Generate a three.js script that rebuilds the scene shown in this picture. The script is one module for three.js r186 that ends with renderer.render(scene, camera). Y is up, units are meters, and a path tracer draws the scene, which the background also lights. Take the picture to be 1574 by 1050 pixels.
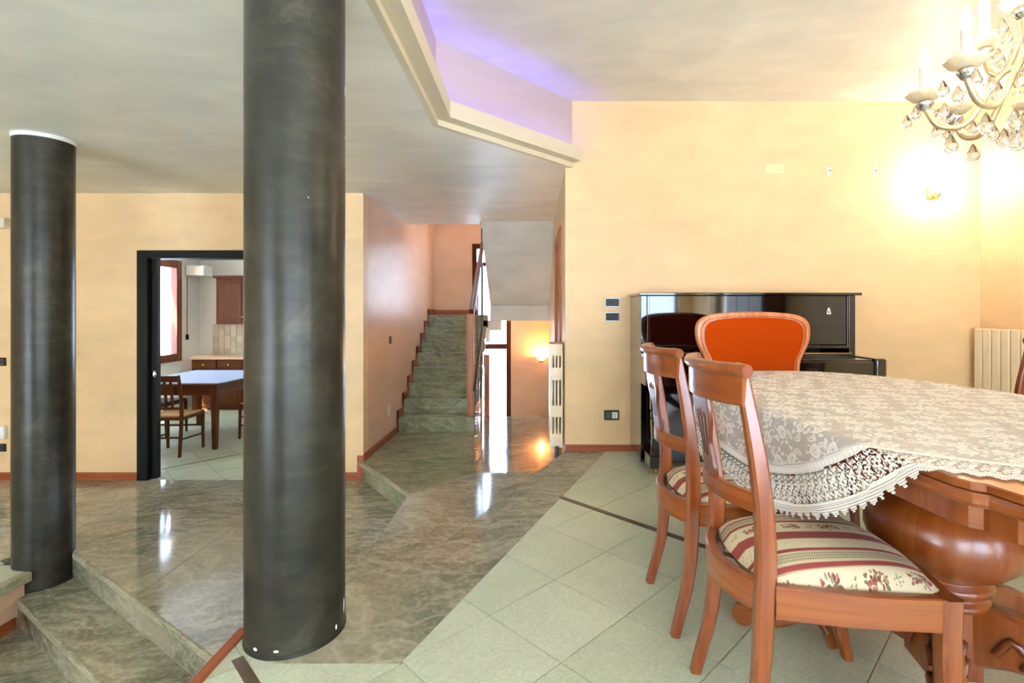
import * as THREE from 'three';
import { mergeGeometries, mergeVertices, toCreasedNormals } from 'three/addons/utils/BufferGeometryUtils.js';
import { RoundedBoxGeometry } from 'three/addons/geometries/RoundedBoxGeometry.js';
import { RectAreaLightUniformsLib } from 'three/addons/lights/RectAreaLightUniformsLib.js';

// ---------------------------------------------------------------- camera, sky, exposure
// world: x right, y up, camera looks along -z.  "d" below is the depth in front of the camera (z = -d); the dining floor is y = 0.
const W = 1574, H = 1050, FOCAL = 780;
const scene = new THREE.Scene();
const camera = new THREE.PerspectiveCamera(2 * Math.atan(H / 2 / FOCAL) * 180 / Math.PI, W / H, 0.05, 200);
camera.position.set(0, 1.08, 0);
camera.setViewOffset(W, H, 787 - 820, 525 - 482, W, H);
const renderer = new THREE.WebGLRenderer({ antialias: true });
renderer.toneMapping = THREE.LinearToneMapping;
renderer.toneMappingExposure = 2.12;
renderer.shadowMap.enabled = true;
RectAreaLightUniformsLib.init();
const SKY = 7.0;          // brightness of the sky
const LAMP = 0.45;         // all lamps together
const sun = new THREE.DirectionalLight('#dce8ff', 60); // high sun behind the house front, lighting the terrace
sun.position.set(-4, 14, 9); sun.target.position.set(0, 0, 0); sun.castShadow = true;
Object.assign(sun.shadow.camera, { left: -18, right: 18, top: 18, bottom: -18, near: 0.5, far: 60 }); scene.add(sun, sun.target);
{ // bright hazy day: white near the horizon, pale blue above
  const w = 64, h = 32, a = new Float32Array(w * h * 4);
  for (let y = 0; y < h; y++) for (let x = 0; x < w; x++) {
    const e = Math.max(0, (y + 0.5) / h * 2 - 1), i = (y * w + x) * 4, k = Math.pow(e, 0.6);
    a[i] = 0.78 - 0.28 * k; a[i + 1] = 0.94 - 0.17 * k; a[i + 2] = 1.17; a[i + 3] = 1;
  }
  const t = new THREE.DataTexture(a, w, h, THREE.RGBAFormat, THREE.FloatType);
  t.mapping = THREE.EquirectangularReflectionMapping; t.magFilter = THREE.LinearFilter; t.needsUpdate = true;
  scene.background = t; scene.backgroundIntensity = SKY;
}

// ---------------------------------------------------------------- helpers
let seed = 12345;
const rnd = () => { seed = (seed + 0x6D2B79F5) | 0; let t = Math.imul(seed ^ (seed >>> 15), 1 | seed); t = (t + Math.imul(t ^ (t >>> 7), 61 | t)) ^ t; return ((t ^ (t >>> 14)) >>> 0) / 4294967296; };
const V = (x, y, z) => new THREE.Vector3(x, y, z);
const names = new Map();
function numbered(n) { const k = names.get(n) || 0; names.set(n, k + 1); return k ? n + '_' + String(k).padStart(3, '0') : n; }
function obj(name, geo, mat, parent = scene) {
  const g = Array.isArray(geo) ? mergeGeometries(geo.map(norm)) : geo;
  const m = new THREE.Mesh(g, mat); m.castShadow = m.receiveShadow = true;
  m.name = parent === scene ? numbered(name) : name; parent.add(m); return m;
}
function norm(g) { const n = g.index ? g.toNonIndexed() : g; for (const k of Object.keys(n.attributes)) if (!['position', 'normal', 'uv'].includes(k)) n.deleteAttribute(k); if (!n.attributes.uv) boxUV(n); return n; }
function struct(name, geo, mat) { const m = obj(name, geo, mat); m.userData.kind = 'structure'; return m; }
function structGroup(name) { const g = new THREE.Group(); g.name = numbered(name); g.userData.kind = 'structure'; scene.add(g); return g; }
function thing(name, label, category, [x, y, d] = [0, 0, 0], turn = 0, group) {
  const g = new THREE.Group(); g.name = numbered(name); g.position.set(x, y, -d); g.rotation.y = turn;
  g.userData = { label, category }; if (group) g.userData.group = group; scene.add(g); return g;
}
function tag(o, label, category, group) { o.userData.label = label; o.userData.category = category; if (group) o.userData.group = group; return o; }
// uv in metres from the position, face by face; v runs along the grain axis where that axis lies in the face
function boxUV(g, grain = 1, s = 1) {
  const n = g.index ? g.toNonIndexed() : g; if (!n.attributes.normal) n.computeVertexNormals();
  const p = n.attributes.position, uv = new Float32Array(p.count * 2), a = V(), b = V(), c = V(), e = V();
  for (let i = 0; i < p.count; i += 3) {
    a.fromBufferAttribute(p, i); b.fromBufferAttribute(p, i + 1); c.fromBufferAttribute(p, i + 2);
    e.copy(b).sub(a).cross(c.clone().sub(a)); const q = [Math.abs(e.x), Math.abs(e.y), Math.abs(e.z)];
    const ax = q[0] >= q[1] && q[0] >= q[2] ? 0 : q[1] >= q[2] ? 1 : 2; let [u, v] = [[2, 1], [0, 2], [0, 1]][ax];
    if (u === grain) [u, v] = [v, u];
    [a, b, c].forEach((k, j) => { uv[(i + j) * 2] = k.getComponent(u) * s; uv[(i + j) * 2 + 1] = k.getComponent(v) * s; });
  }
  n.setAttribute('uv', new THREE.BufferAttribute(uv, 2)); return n;
}
// box given by its extents in x, y and depth
function bx(x0, x1, y0, y1, d0, d1, r = 0, grain = 1) {
  const w = Math.abs(x1 - x0), h = Math.abs(y1 - y0), t = Math.abs(d1 - d0);
  const g = r ? new RoundedBoxGeometry(w, h, t, 1, Math.min(r, w / 2.2, h / 2.2, t / 2.2)) : new THREE.BoxGeometry(w, h, t);
  g.translate((x0 + x1) / 2, (y0 + y1) / 2, -(d0 + d1) / 2); return boxUV(g, grain);
}
// the same in an object's own axes (z, not depth)
const lb = (x0, x1, y0, y1, z0, z1, r = 0, grain = 1) => bx(x0, x1, y0, y1, -z0, -z1, r, grain);
function poly(points) { const s = new THREE.Shape(); points.forEach(([x, y], i) => i ? s.lineTo(x, y) : s.moveTo(x, y)); s.closePath(); return s; }
function slab(points, top, thick, grain = 1, bevel = 0) { // horizontal slab from [x, depth] points
  const g = new THREE.ExtrudeGeometry(poly(points), bevel ? { depth: thick - 2 * bevel, bevelEnabled: true, bevelSize: bevel, bevelOffset: -bevel, bevelThickness: bevel, bevelSegments: 1 } : { depth: thick, bevelEnabled: false });
  g.rotateX(-Math.PI / 2); g.translate(0, top - thick + bevel, 0); return boxUV(g, grain);
}
function slabHole(points, hole, top, thick) { const s = poly(points); s.holes.push(poly(hole)); const g = new THREE.ExtrudeGeometry(s, { depth: thick, bevelEnabled: false }); g.rotateX(-Math.PI / 2); g.translate(0, top - thick, 0); return boxUV(g); }
function frontWall(outline, holes, d, t) { // wall facing the camera: [x, y] points, front face at depth d
  const s = poly(outline); for (const h of holes) s.holes.push(poly(h));
  const g = new THREE.ExtrudeGeometry(s, { depth: t, bevelEnabled: false }); g.translate(0, 0, -d - t); return boxUV(g);
}
function sideWall(outline, holes, x, t) { // [depth, y] points, between x and x + t
  const s = poly(outline); for (const h of holes) s.holes.push(poly(h));
  const g = new THREE.ExtrudeGeometry(s, { depth: t, bevelEnabled: false }); g.rotateY(Math.PI / 2); g.translate(x, 0, 0); return boxUV(g);
}
const rect = (a0, a1, b0, b1) => [[a0, b0], [a1, b0], [a1, b1], [a0, b1]];
const lerp = (a, b, t) => a + (b - a) * t;
const pick = (arr, t) => { if (!Array.isArray(arr)) return arr; const k = t * (arr.length - 1), i = Math.min(arr.length - 2, Math.floor(k)); return lerp(arr[i], arr[i + 1], k - i); };
// sweep of a chamfered rectangle along a smooth path: w across (along side), h the other way
function sweep(pts, side, w, h, n = 16, ch = 0.25, grain = 1) {
  const c = new THREE.CatmullRomCurve3(pts, false, 'centripetal'), pos = [], idx = [], K = 8, S = side.clone().normalize();
  for (let i = 0; i <= n; i++) {
    const t = i / n, p = c.getPoint(t), T = c.getTangent(t), N = V().crossVectors(S, T).normalize(), B = V().crossVectors(T, N).normalize();
    const a = pick(w, t) / 2, b = pick(h, t) / 2, q = Math.min(a, b) * 2 * ch;
    for (const [u, v] of [[a - q, b], [-a + q, b], [-a, b - q], [-a, -b + q], [-a + q, -b], [a - q, -b], [a, -b + q], [a, b - q]]) pos.push(p.x + B.x * u + N.x * v, p.y + B.y * u + N.y * v, p.z + B.z * u + N.z * v);
  }
  for (let i = 0; i < n; i++) for (let k = 0; k < K; k++) { const a = i * K + k, b = i * K + (k + 1) % K; idx.push(a, a + K, b, b, a + K, b + K); }
  for (let k = 1; k < K - 1; k++) { idx.push(0, k, k + 1); const o = n * K; idx.push(o, o + k + 1, o + k); }
  const g = new THREE.BufferGeometry(); g.setAttribute('position', new THREE.Float32BufferAttribute(pos, 3)); g.setIndex(idx);
  const f = toCreasedNormals(g, 0.62); fixWinding(f); return boxUV(f, grain);
}
function fixWinding(g) { // turns a closed mesh right side out
  const p = g.attributes.position; let vol = 0; const a = V(), b = V(), c = V();
  for (let i = 0; i < p.count; i += 3) { a.fromBufferAttribute(p, i); b.fromBufferAttribute(p, i + 1); c.fromBufferAttribute(p, i + 2); vol += a.dot(b.cross(c)); }
  if (vol < 0) { for (const k of ['position', 'normal', 'uv']) { const q = g.attributes[k]; if (!q) continue; const s = q.itemSize, r = q.array; for (let i = 0; i < q.count; i += 3) for (let j = 0; j < s; j++) { const t = r[(i + 1) * s + j]; r[(i + 1) * s + j] = r[(i + 2) * s + j]; r[(i + 2) * s + j] = t; if (k === 'normal') { } } } const nn = g.attributes.normal; if (nn) for (let i = 0; i < nn.array.length; i++) nn.array[i] *= -1; }
  return g;
}
function tube(pts, r, n = 24, k = 8, closed = false) { return boxUV(new THREE.TubeGeometry(new THREE.CatmullRomCurve3(pts, closed, 'centripetal'), n, r, k, closed)); }
function rod(a, b, r, k = 10) { const v = b.clone().sub(a), g = new THREE.CylinderGeometry(r, r, v.length(), k); g.applyQuaternion(new THREE.Quaternion().setFromUnitVectors(V(0, 1, 0), v.clone().normalize())); g.translate((a.x + b.x) / 2, (a.y + b.y) / 2, (a.z + b.z) / 2); return g; }
function lathe(prof, seg = 32) { const g = new THREE.LatheGeometry(prof.map(([r, y]) => new THREE.Vector2(r, y)), seg), uv = g.attributes.uv; for (let i = 0; i < uv.count; i++) uv.setXY(i, uv.getX(i) * .6, uv.getY(i) * .25); return g; }
const at = (g, x, y, z) => { g.translate(x, y, z); return g; };

// ---------------------------------------------------------------- procedural textures
const perm = new Uint16Array(4096); { for (let i = 0; i < 4096; i++) perm[i] = Math.floor(rnd() * 65536); }
const hsh = (x, y, s) => perm[(x * 157 + y * 1031 + s * 2539) & 4095] / 65535;
function vnoise(x, y, px, py, s = 0) {
  const xi = Math.floor(x), yi = Math.floor(y); let u = x - xi, v = y - yi; u = u * u * (3 - 2 * u); v = v * v * (3 - 2 * v);
  const x0 = ((xi % px) + px) % px, x1 = (x0 + 1) % px, y0 = ((yi % py) + py) % py, y1 = (y0 + 1) % py;
  return lerp(lerp(hsh(x0, y0, s), hsh(x1, y0, s), u), lerp(hsh(x0, y1, s), hsh(x1, y1, s), u), v);
}
function fbm(x, y, f, oct, s = 0, fy = f) { let a = 0.5, t = 0, m = 0; for (let i = 0; i < oct; i++) { t += a * vnoise(x * f, y * fy, f, fy, s + i); m += a; a *= 0.5; f *= 2; fy *= 2; } return t / m; }
function tex(w, h, fn, srgb = true, rep = [1, 1]) {
  const a = new Uint8Array(w * h * 4);
  for (let y = 0; y < h; y++) for (let x = 0; x < w; x++) { const c = fn(x / w, y / h), i = (y * w + x) * 4; for (let k = 0; k < 3; k++) a[i + k] = Math.max(0, Math.min(255, c[k])); a[i + 3] = 255; }
  const t = new THREE.DataTexture(a, w, h); t.wrapS = t.wrapT = THREE.RepeatWrapping; t.magFilter = THREE.LinearFilter; t.minFilter = THREE.LinearMipmapLinearFilter;
  if (srgb) t.colorSpace = THREE.SRGBColorSpace; t.repeat.set(rep[0], rep[1]); t.needsUpdate = true; return t;
}
const mix3 = (a, b, t) => { t = Math.max(0, Math.min(1, t)); return [lerp(a[0], b[0], t), lerp(a[1], b[1], t), lerp(a[2], b[2], t)]; };
function graniteTex(dark, mid, light, warm, rep) {
  return tex(1024, 1024, (u, v) => {
    const wx = fbm(u, v, 3, 4, 11) - 0.5, wy = fbm(u, v, 3, 4, 23) - 0.5;
    const x = u + wx * 0.28, y = v + wy * 0.28;
    const flow = fbm(x + y, y, 9, 5, 31, 26), fine = fbm(u + wx * .1, v, 90, 3, 41), big = fbm(x, y, 2, 4, 51);
    const vein = Math.pow(1 - Math.abs(2 * fbm(x + y, y, 7, 5, 61, 19) - 1), 7);
    let c = mix3(dark, mid, flow * 1.1 - 0.05 + (fine - 0.5) * 1.5 + (big - .5) * .8);
    c = mix3(c, warm, (big - 0.52) * 2.2); c = mix3(c, light, vein * 0.55 + Math.max(0, fine - 0.62) * 1.3 * flow); return c;
  }, true, [rep, rep]);
}
function plasterTex(amount, rep, sd) {
  return tex(1024, 1024, (u, v) => {
    const wx = fbm(u, v, 4, 3, sd), b = fbm(u + wx * .2, v + wx * .15, 5, 5, sd + 7), s = fbm(u + b * .15, v + b * .1, 9, 4, sd + 13, 26);
    const k = 255 * (1 - amount + amount * (b * 0.9 + s * 0.7 - 0.3)); return [k, k * (1 - amount * 0.06 * s), k * (1 - amount * .14 * s)];
  }, true, [rep, rep]);
}
const woodTex = tex(512, 512, (u, v) => {
  const w = fbm(u, v, 4, 3, 71, 2) * .12, g = fbm(u + w, v, 36, 4, 73, 2), p = fbm(u + w, v, 120, 2, 79, 6), b = fbm(u + w, v, 5, 3, 83, 1);
  const k = 0.74 + 0.22 * g + 0.16 * b - 0.2 * Math.max(0, p - 0.6); return [255 * Math.min(1, k), 250 * Math.min(1, k * k * 1.02), 244 * Math.min(1, k * k * k * 1.04)];
}, true, [3.2, 1.6]);
const speckTex = tex(512, 512, (u, v) => { const f = fbm(u, v, 120, 2, 91), b = fbm(u, v, 4, 3, 95); const k = 226 + (f - .5) * 30 + (b - .5) * 14; return [k, k + 1, k - 2]; }, true, [1.4, 1.4]);
const columnTex = tex(1024, 1024, (u, v) => {
  const wx = fbm(u, v, 5, 4, 101), b = fbm(u + wx * .1, v + wx * .1, 6, 5, 103), s = fbm(u + wx * .05, v, 14, 4, 107, 40), r = Math.pow(1 - Math.abs(2 * fbm(u + wx * .2, v + wx * .2, 12, 4, 109) - 1), 16);
  const k = 0.5 + 0.62 * b + 0.3 * (s - .5) + r * 0.3 * Math.max(0, b * 2 - .75); return [212 * k, 206 * k, 190 * k];
}, true, [1, 1]);
const cv = (w, h, draw) => { const c = document.createElement('canvas'); c.width = w; c.height = h; const g = c.getContext('2d'); draw(g, w, h); const t = new THREE.CanvasTexture(c); t.wrapS = t.wrapT = THREE.RepeatWrapping; t.magFilter = THREE.LinearFilter; return t; };
// woven seat cloth: red stripes, cream bands with small bouquets, grey braid bands
const seatTex = cv(512, 512, (g, w, h) => {
  g.fillStyle = '#efe5cb'; g.fillRect(0, 0, w, h);
  const red = (y, t, c = '#a8484a') => { g.fillStyle = c; g.fillRect(0, y, w, t); };
  red(0, 54); red(54, 8, '#e6d6b4'); red(210, 30); red(202, 8, '#c9b48e'); red(470, 42); red(462, 6, '#c9b48e'); red(240, 6, '#c9b48e');
  red(330, 26); red(356, 6, '#c9b48e');
  g.fillStyle = '#d9cdb0'; g.fillRect(0, 250, w, 76); g.strokeStyle = '#7d7a62'; g.lineWidth = 4;
  for (let k = 0; k < 3; k++) { g.beginPath(); for (let x = -16; x <= w + 16; x += 8) { const y = 268 + k * 20 + ((x / 8) % 2 ? 6 : -6); x < 0 ? g.moveTo(x, y) : g.lineTo(x, y); } g.stroke(); }
  for (let k = 0; k < 60; k++) { g.fillStyle = k % 2 ? '#8d8a6c' : '#b06a62'; g.fillRect((k * 37) % w, 372 + ((k * 53) % 80), 6, 5); }
  for (const cx of [128, 384]) {
    for (let i = 0; i < 46; i++) { const a = rnd() * 6.28, r = Math.sqrt(rnd()) * 50; g.fillStyle = ['#b5575a', '#c98480', '#7f8060', '#8f4a48', '#a7a07c'][i % 5]; g.beginPath(); g.ellipse(cx + Math.cos(a) * r * 1.25, 132 + Math.sin(a) * r, 5 + rnd() * 8, 4 + rnd() * 6, a, 0, 7); g.fill(); }
  }
  for (const cx of [0, 256, 512]) for (let i = 0; i < 14; i++) { g.fillStyle = i % 2 ? '#b98d86' : '#8f8d70'; g.beginPath(); g.arc(cx + (rnd() - .5) * 50, 132 + (rnd() - .5) * 50, 4, 0, 7); g.fill(); }
}); seatTex.colorSpace = THREE.SRGBColorSpace; seatTex.repeat.set(1 / 0.2, 1 / 0.2);
// white lace: fine net with embroidered roses and curls (green channel = how closed it is)
const laceAlpha = cv(1024, 1024, (g, w, h) => {
  g.fillStyle = 'rgb(132,132,132)'; g.fillRect(0, 0, w, h); g.strokeStyle = 'rgb(238,238,238)'; g.fillStyle = 'rgb(225,225,225)'; g.lineCap = 'round';
  const put = (x, y, f) => { for (const ox of [-w, 0, w]) for (const oy of [-h, 0, h]) if (x + ox > -150 && x + ox < w + 150 && y + oy > -150 && y + oy < h + 150) { g.save(); g.translate(x + ox, y + oy); f(); g.restore(); } };
  const rows = 6, cols = 6;
  for (let j = 0; j < rows; j++) for (let i = 0; i < cols; i++) {
    const x = (i + (j % 2) * .5 + .18 * Math.sin(i * 3 + j)) * w / cols, y = (j + .5 + .15 * Math.cos(i * 2 + j * 5)) * h / rows, a = i * 2.4 + j * 1.7;
    put(x, y, () => { g.fillStyle = 'rgb(205,205,205)'; g.beginPath(); g.arc(0, 0, 38, 0, 7); g.fill(); g.fillStyle = 'rgb(150,150,150)'; g.beginPath(); g.arc(0, 0, 20, 0, 7); g.fill(); g.lineWidth = 9; g.beginPath(); g.arc(0, 0, 38, 0, 7); g.stroke(); g.lineWidth = 7; g.beginPath(); g.arc(3, 2, 15, a, a + 5); g.stroke(); g.lineWidth = 8;
      g.rotate(a); g.beginPath(); g.arc(74, 10, 30, 2.2, 6.9); g.stroke(); g.beginPath(); g.arc(74, 8, 13, 3.4, 7.4); g.stroke(); g.beginPath(); g.arc(-60, -28, 24, -1.2, 3.4); g.stroke();
      for (const [lx, ly, lr] of [[-40, 52, .7], [-62, 40, -.5], [30, -58, 1.2], [10, 70, 2.4], [58, 56, .2]]) { g.fillStyle = 'rgb(218,218,218)'; g.beginPath(); g.ellipse(lx, ly, 20, 11, lr, 0, 7); g.fill(); } });
  }
}); laceAlpha.repeat.set(1 / 0.46, 1 / 0.46);
const hemAlpha = cv(1024, 512, (g, w, h) => { // top of the canvas = inner edge of the hem
  g.fillStyle = 'rgb(0,0,0)'; g.fillRect(0, 0, w, h); g.fillStyle = 'rgb(215,215,215)'; g.fillRect(0, 0, w, 96);
  for (let i = 0; i < 16; i++) { g.fillStyle = 'rgb(245,245,245)'; g.beginPath(); g.arc(32 + i * 64, 58, 24, 0, 7); g.fill(); }
  g.fillStyle = 'rgb(0,0,0)'; for (let i = 0; i < 64; i++) { g.beginPath(); g.arc(8 + i * 16, 10, 4.5, 0, 7); g.fill(); }
  g.strokeStyle = 'rgb(250,250,250)'; g.lineWidth = 9;
  for (let i = -1; i < 9; i++) { const x = i * 128 + 64; // crochet flowers and leaves
    for (let k = 0; k < 6; k++) { const a = k * 1.047 + i; g.fillStyle = 'rgb(248,248,248)'; g.beginPath(); g.ellipse(x + Math.cos(a) * 30, 250 + Math.sin(a) * 30, 19, 14, a, 0, 7); g.fill(); }
    g.fillStyle = 'rgb(0,0,0)'; g.beginPath(); g.arc(x, 250, 9, 0, 7); g.fill();
    g.beginPath(); g.moveTo(x - 64, 96); g.bezierCurveTo(x - 20, 150, x - 90, 190, x - 50, 250); g.bezierCurveTo(x - 80, 300, x - 20, 320, x - 64, 372); g.stroke();
    for (const [lx, ly, r] of [[-64, 140, .8], [-30, 130, -.6], [22, 150, .5], [44, 190, 1.4], [-60, 320, .4], [-26, 336, -1], [26, 330, .9], [60, 205, 2.2], [-88, 215, .9], [0, 190, 0], [0, 312, 1.5]]) { g.fillStyle = 'rgb(246,246,246)'; g.beginPath(); g.ellipse(x + lx, ly, 23, 11, r, 0, 7); g.fill(); }
    g.lineWidth = 7; for (const [rx, ry, rr] of [[0, 140, 20], [-32, 180, 14], [32, 300, 15], [0, 345, 14], [-64, 180, 12], [64, 120, 14], [40, 240, 12], [-42, 290, 12]]) { g.beginPath(); g.arc(x + rx, ry, rr, 0, 7); g.stroke(); } g.lineWidth = 9;
  }
  g.fillStyle = 'rgb(250,250,250)'; g.fillRect(0, 360, w, 22);
  for (let i = 0; i < 8; i++) { const x = i * 128 + 64; g.beginPath(); g.moveTo(x - 64, 380); g.lineTo(x - 64, 446); g.lineTo(x - 44, 450); g.lineTo(x - 42, 470); g.lineTo(x - 20, 474); g.lineTo(x - 16, 494); g.lineTo(x + 16, 494); g.lineTo(x + 20, 474); g.lineTo(x + 42, 470); g.lineTo(x + 44, 450); g.lineTo(x + 64, 446); g.lineTo(x + 64, 380); g.fill(); }
  g.fillStyle = 'rgb(0,0,0)'; for (let j = 0; j < 6; j++) for (let i = 0; i < 64; i++) { g.beginPath(); g.arc(8 + i * 16 + (j % 2) * 8, 392 + j * 17, 4.4, 0, 7); g.fill(); }
}); hemAlpha.wrapT = THREE.ClampToEdgeWrapping;

// ---------------------------------------------------------------- materials
const std = (o) => new THREE.MeshStandardMaterial(o), phy = (o) => new THREE.MeshPhysicalMaterial(o);
const peachTex = plasterTex(0.10, 0.42, 201), ceilTex = plasterTex(0.12, 0.35, 231);
const M = {
  wall: phy({ color: '#f2cd9b', map: peachTex, roughness: 0.42, specularIntensity: 0.6 }),
  wallPink: phy({ color: '#e8bf9e', map: peachTex, roughness: 0.36, specularIntensity: 0.55 }),
  ceiling: phy({ color: '#f6f3e6', map: ceilTex, roughness: 0.4, specularIntensity: 0.5 }),
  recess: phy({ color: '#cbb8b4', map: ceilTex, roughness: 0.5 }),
  cream: std({ color: '#dacdb0', roughness: 0.5 }),
  white: std({ color: '#efece4', roughness: 0.6 }),
  granite: phy({ map: graniteTex([112, 110, 90], [156, 150, 126], [204, 196, 172], [166, 156, 132], 0.7), roughness: 0.1, specularIntensity: 1 }),
  graniteGreen: phy({ map: graniteTex([114, 120, 92], [150, 154, 122], [194, 194, 162], [154, 152, 122], 0.8), roughness: 0.09 }),
  graniteEdge: std({ map: graniteTex([118, 116, 92], [166, 160, 132], [206, 198, 172], [164, 156, 126], 1.1), roughness: 0.45 }),
  inlay: std({ color: '#6a5644', map: speckTex, roughness: 0.35 }),
  grout: std({ color: '#bdb78e', roughness: 0.9 }),
  column: phy({ color: '#4d4c44', map: columnTex, roughness: 0.3, specularIntensity: 0.55 }),
  skirting: phy({ color: '#ad6036', map: woodTex, roughness: 0.4 }),
  cherry: phy({ color: '#94501f', map: woodTex, roughness: 0.3, clearcoat: 0.6, clearcoatRoughness: 0.18 }),
  cherryDark: phy({ color: '#743a1a', map: woodTex, roughness: 0.3, clearcoat: 0.6, clearcoatRoughness: 0.2 }),
  lightFrame: phy({ color: '#d98a55', map: woodTex, roughness: 0.35, clearcoat: 0.4, clearcoatRoughness: 0.2 }),
  kitchenWood: phy({ color: '#56300f', map: woodTex, roughness: 0.55, specularIntensity: 0.25 }),
  doorWood: std({ color: '#c47a3a', map: woodTex, roughness: 0.45 }),
  postWood: std({ color: '#c08763', map: woodTex, roughness: 0.45 }),
  blackFrame: phy({ color: '#11110d', roughness: 0.5, specularIntensity: 0.4 }),
  piano: phy({ color: '#050505', roughness: 0.06, clearcoat: 1, clearcoatRoughness: 0.03, specularIntensity: 1 }),
  brass: std({ color: '#c79a4e', metalness: 0.9, roughness: 0.3 }),
  chrome: std({ color: '#c9c9c6', metalness: 1, roughness: 0.15 }),
  switchFrame: std({ color: '#b5b3ad', metalness: 0.6, roughness: 0.4 }),
  steel: std({ color: '#5b5752', metalness: 0.7, roughness: 0.35 }),
  black: std({ color: '#151516', roughness: 0.5 }),
  offwhite: std({ color: '#e9e4d6', roughness: 0.5 }),
  radiator: std({ color: '#ecd9b6', roughness: 0.4 }),
  slot: std({ color: '#3b2a1c', roughness: 0.9 }),
  seat: phy({ color: '#dcd5c6', map: seatTex, roughness: 0.85, sheen: 0.3, sheenColor: new THREE.Color('#fff2e0'), sheenRoughness: 0.5 }),
  orange: phy({ color: '#ab3a01', roughness: 0.95, specularIntensity: 0.2, sheen: 0.08, sheenColor: new THREE.Color('#ff8a40'), sheenRoughness: 0.4 }),
  lace: phy({ color: '#f6f0e4', alphaMap: laceAlpha, transparent: true, roughness: 0.9, side: THREE.DoubleSide }),
  hem: phy({ color: '#fbf7ee', alphaMap: hemAlpha, transparent: true, roughness: 0.9, side: THREE.DoubleSide }),
  under: std({ color: '#d9c3a0', roughness: 0.9 }),
  glass: phy({ color: '#ffffff', transmission: 1, thickness: 0, roughness: 0.02, ior: 1.5 }),
  crystal: phy({ color: '#ffffff', transmission: 1, thickness: 0.01, roughness: 0.04, ior: 1.52 }),
  cupGlass: phy({ color: '#fdeccb', transmission: 0.5, thickness: 0.004, roughness: 0.25, ior: 1.5 }),
  gold: std({ color: '#c8b38a', metalness: 0.75, roughness: 0.3 }),
  candle: std({ color: '#f7ecd2', roughness: 0.5 }),
  bulb: std({ color: '#fff4dc', emissive: '#ffe2ae', emissiveIntensity: 4 }),
  shade: std({ color: '#fff1d8', emissive: '#ffcf8c', emissiveIntensity: 2.2, roughness: 0.4 }),
  shadeBright: std({ color: '#fffaf0', emissive: '#fff0d4', emissiveIntensity: 4, roughness: 0.4 }),
  led: std({ color: '#b8a8ff', emissive: '#7a5cff', emissiveIntensity: 1.5 }),
  ground: std({ color: '#cfd3d6', roughness: 1 }),
  kitchenWall: std({ color: '#d9d5c8', roughness: 0.8 }),
  rush: std({ color: '#b78a50', roughness: 0.9 }),
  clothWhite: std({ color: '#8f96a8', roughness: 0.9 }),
  worktop: std({ color: '#b9906a', roughness: 0.4 }),
  darkSeat: std({ color: '#20242e', roughness: 0.8 }),
  leather: phy({ color: '#0e0f11', roughness: 0.4 }),
  patch: std({ color: '#f2dca6', roughness: 0.7 }),
};
const tileMats = [0, 1, 2].map((k) => phy({ color: ['#e0e4ca', '#dce1c6', '#e3e6ce'][k], map: speckTex, roughness: 0.28 }));
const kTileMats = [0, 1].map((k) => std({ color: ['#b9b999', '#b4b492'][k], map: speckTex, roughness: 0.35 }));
const splashMats = [0, 1, 2].map((k) => std({ color: ['#b7ab90', '#c0b499', '#ada084'][k], roughness: 0.5 }));

// levels: the dining floor is 0, each step below it is one riser lower
const LM = -0.165, L1 = -0.33, L0 = -0.505, LA = -0.675, LB = -0.845;
const LOW = 2.226, HIGH = 2.75, DW = 3.99, DL = 4.83, XR = 3.514, XC = -1.62, XP = 0.25, DE = 8.3, BACK = -4;

// ---------------------------------------------------------------- outside ground
struct('ground', slab([[-40, -40], [40, -40], [40, 50], [-40, 50]], -2.2, 0.3), M.ground);
struct('ground_terrace', slab([[-14, -16], [10, -16], [10, BACK - .25], [3.8, BACK - .25], [3.8, 3], [10, 3], [10, -16.0], [-14, -16]].slice(0, 4), -0.55, 0.3), M.ground);
struct('ground_side_terrace', slab(rect(XR + .25, 10, BACK - .25, 3), -0.55, 0.3), M.ground);
struct('ground_side_terrace', slab(rect(-14, -7.25, BACK - .25, 5), -0.6, 0.3), M.ground);

// ---------------------------------------------------------------- floors
function clip(pts, edges) { // convex clipping; edges = [a, b] with the inside on the left in (x, depth)
  for (const [a, b] of edges) {
    const out = [], s = (p) => (b[0] - a[0]) * (p[1] - a[1]) - (b[1] - a[1]) * (p[0] - a[0]);
    for (let i = 0; i < pts.length; i++) { const p = pts[i], q = pts[(i + 1) % pts.length], sp = s(p), sq = s(q); if (sp >= 0) out.push(p); if (sp * sq < 0) { const t = sp / (sp - sq); out.push([lerp(p[0], q[0], t), lerp(p[1], q[1], t)]); } }
    pts = out; if (pts.length < 3) return [];
  }
  return pts;
}
const edgesOf = (r) => r.map((p, i) => [p, r[(i + 1) % r.length]]);
const area = (p) => Math.abs(p.reduce((s, a, i) => { const b = p[(i + 1) % p.length]; return s + a[0] * b[1] - a[1] * b[0]; }, 0) / 2);
const R2 = Math.SQRT1_2;
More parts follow.
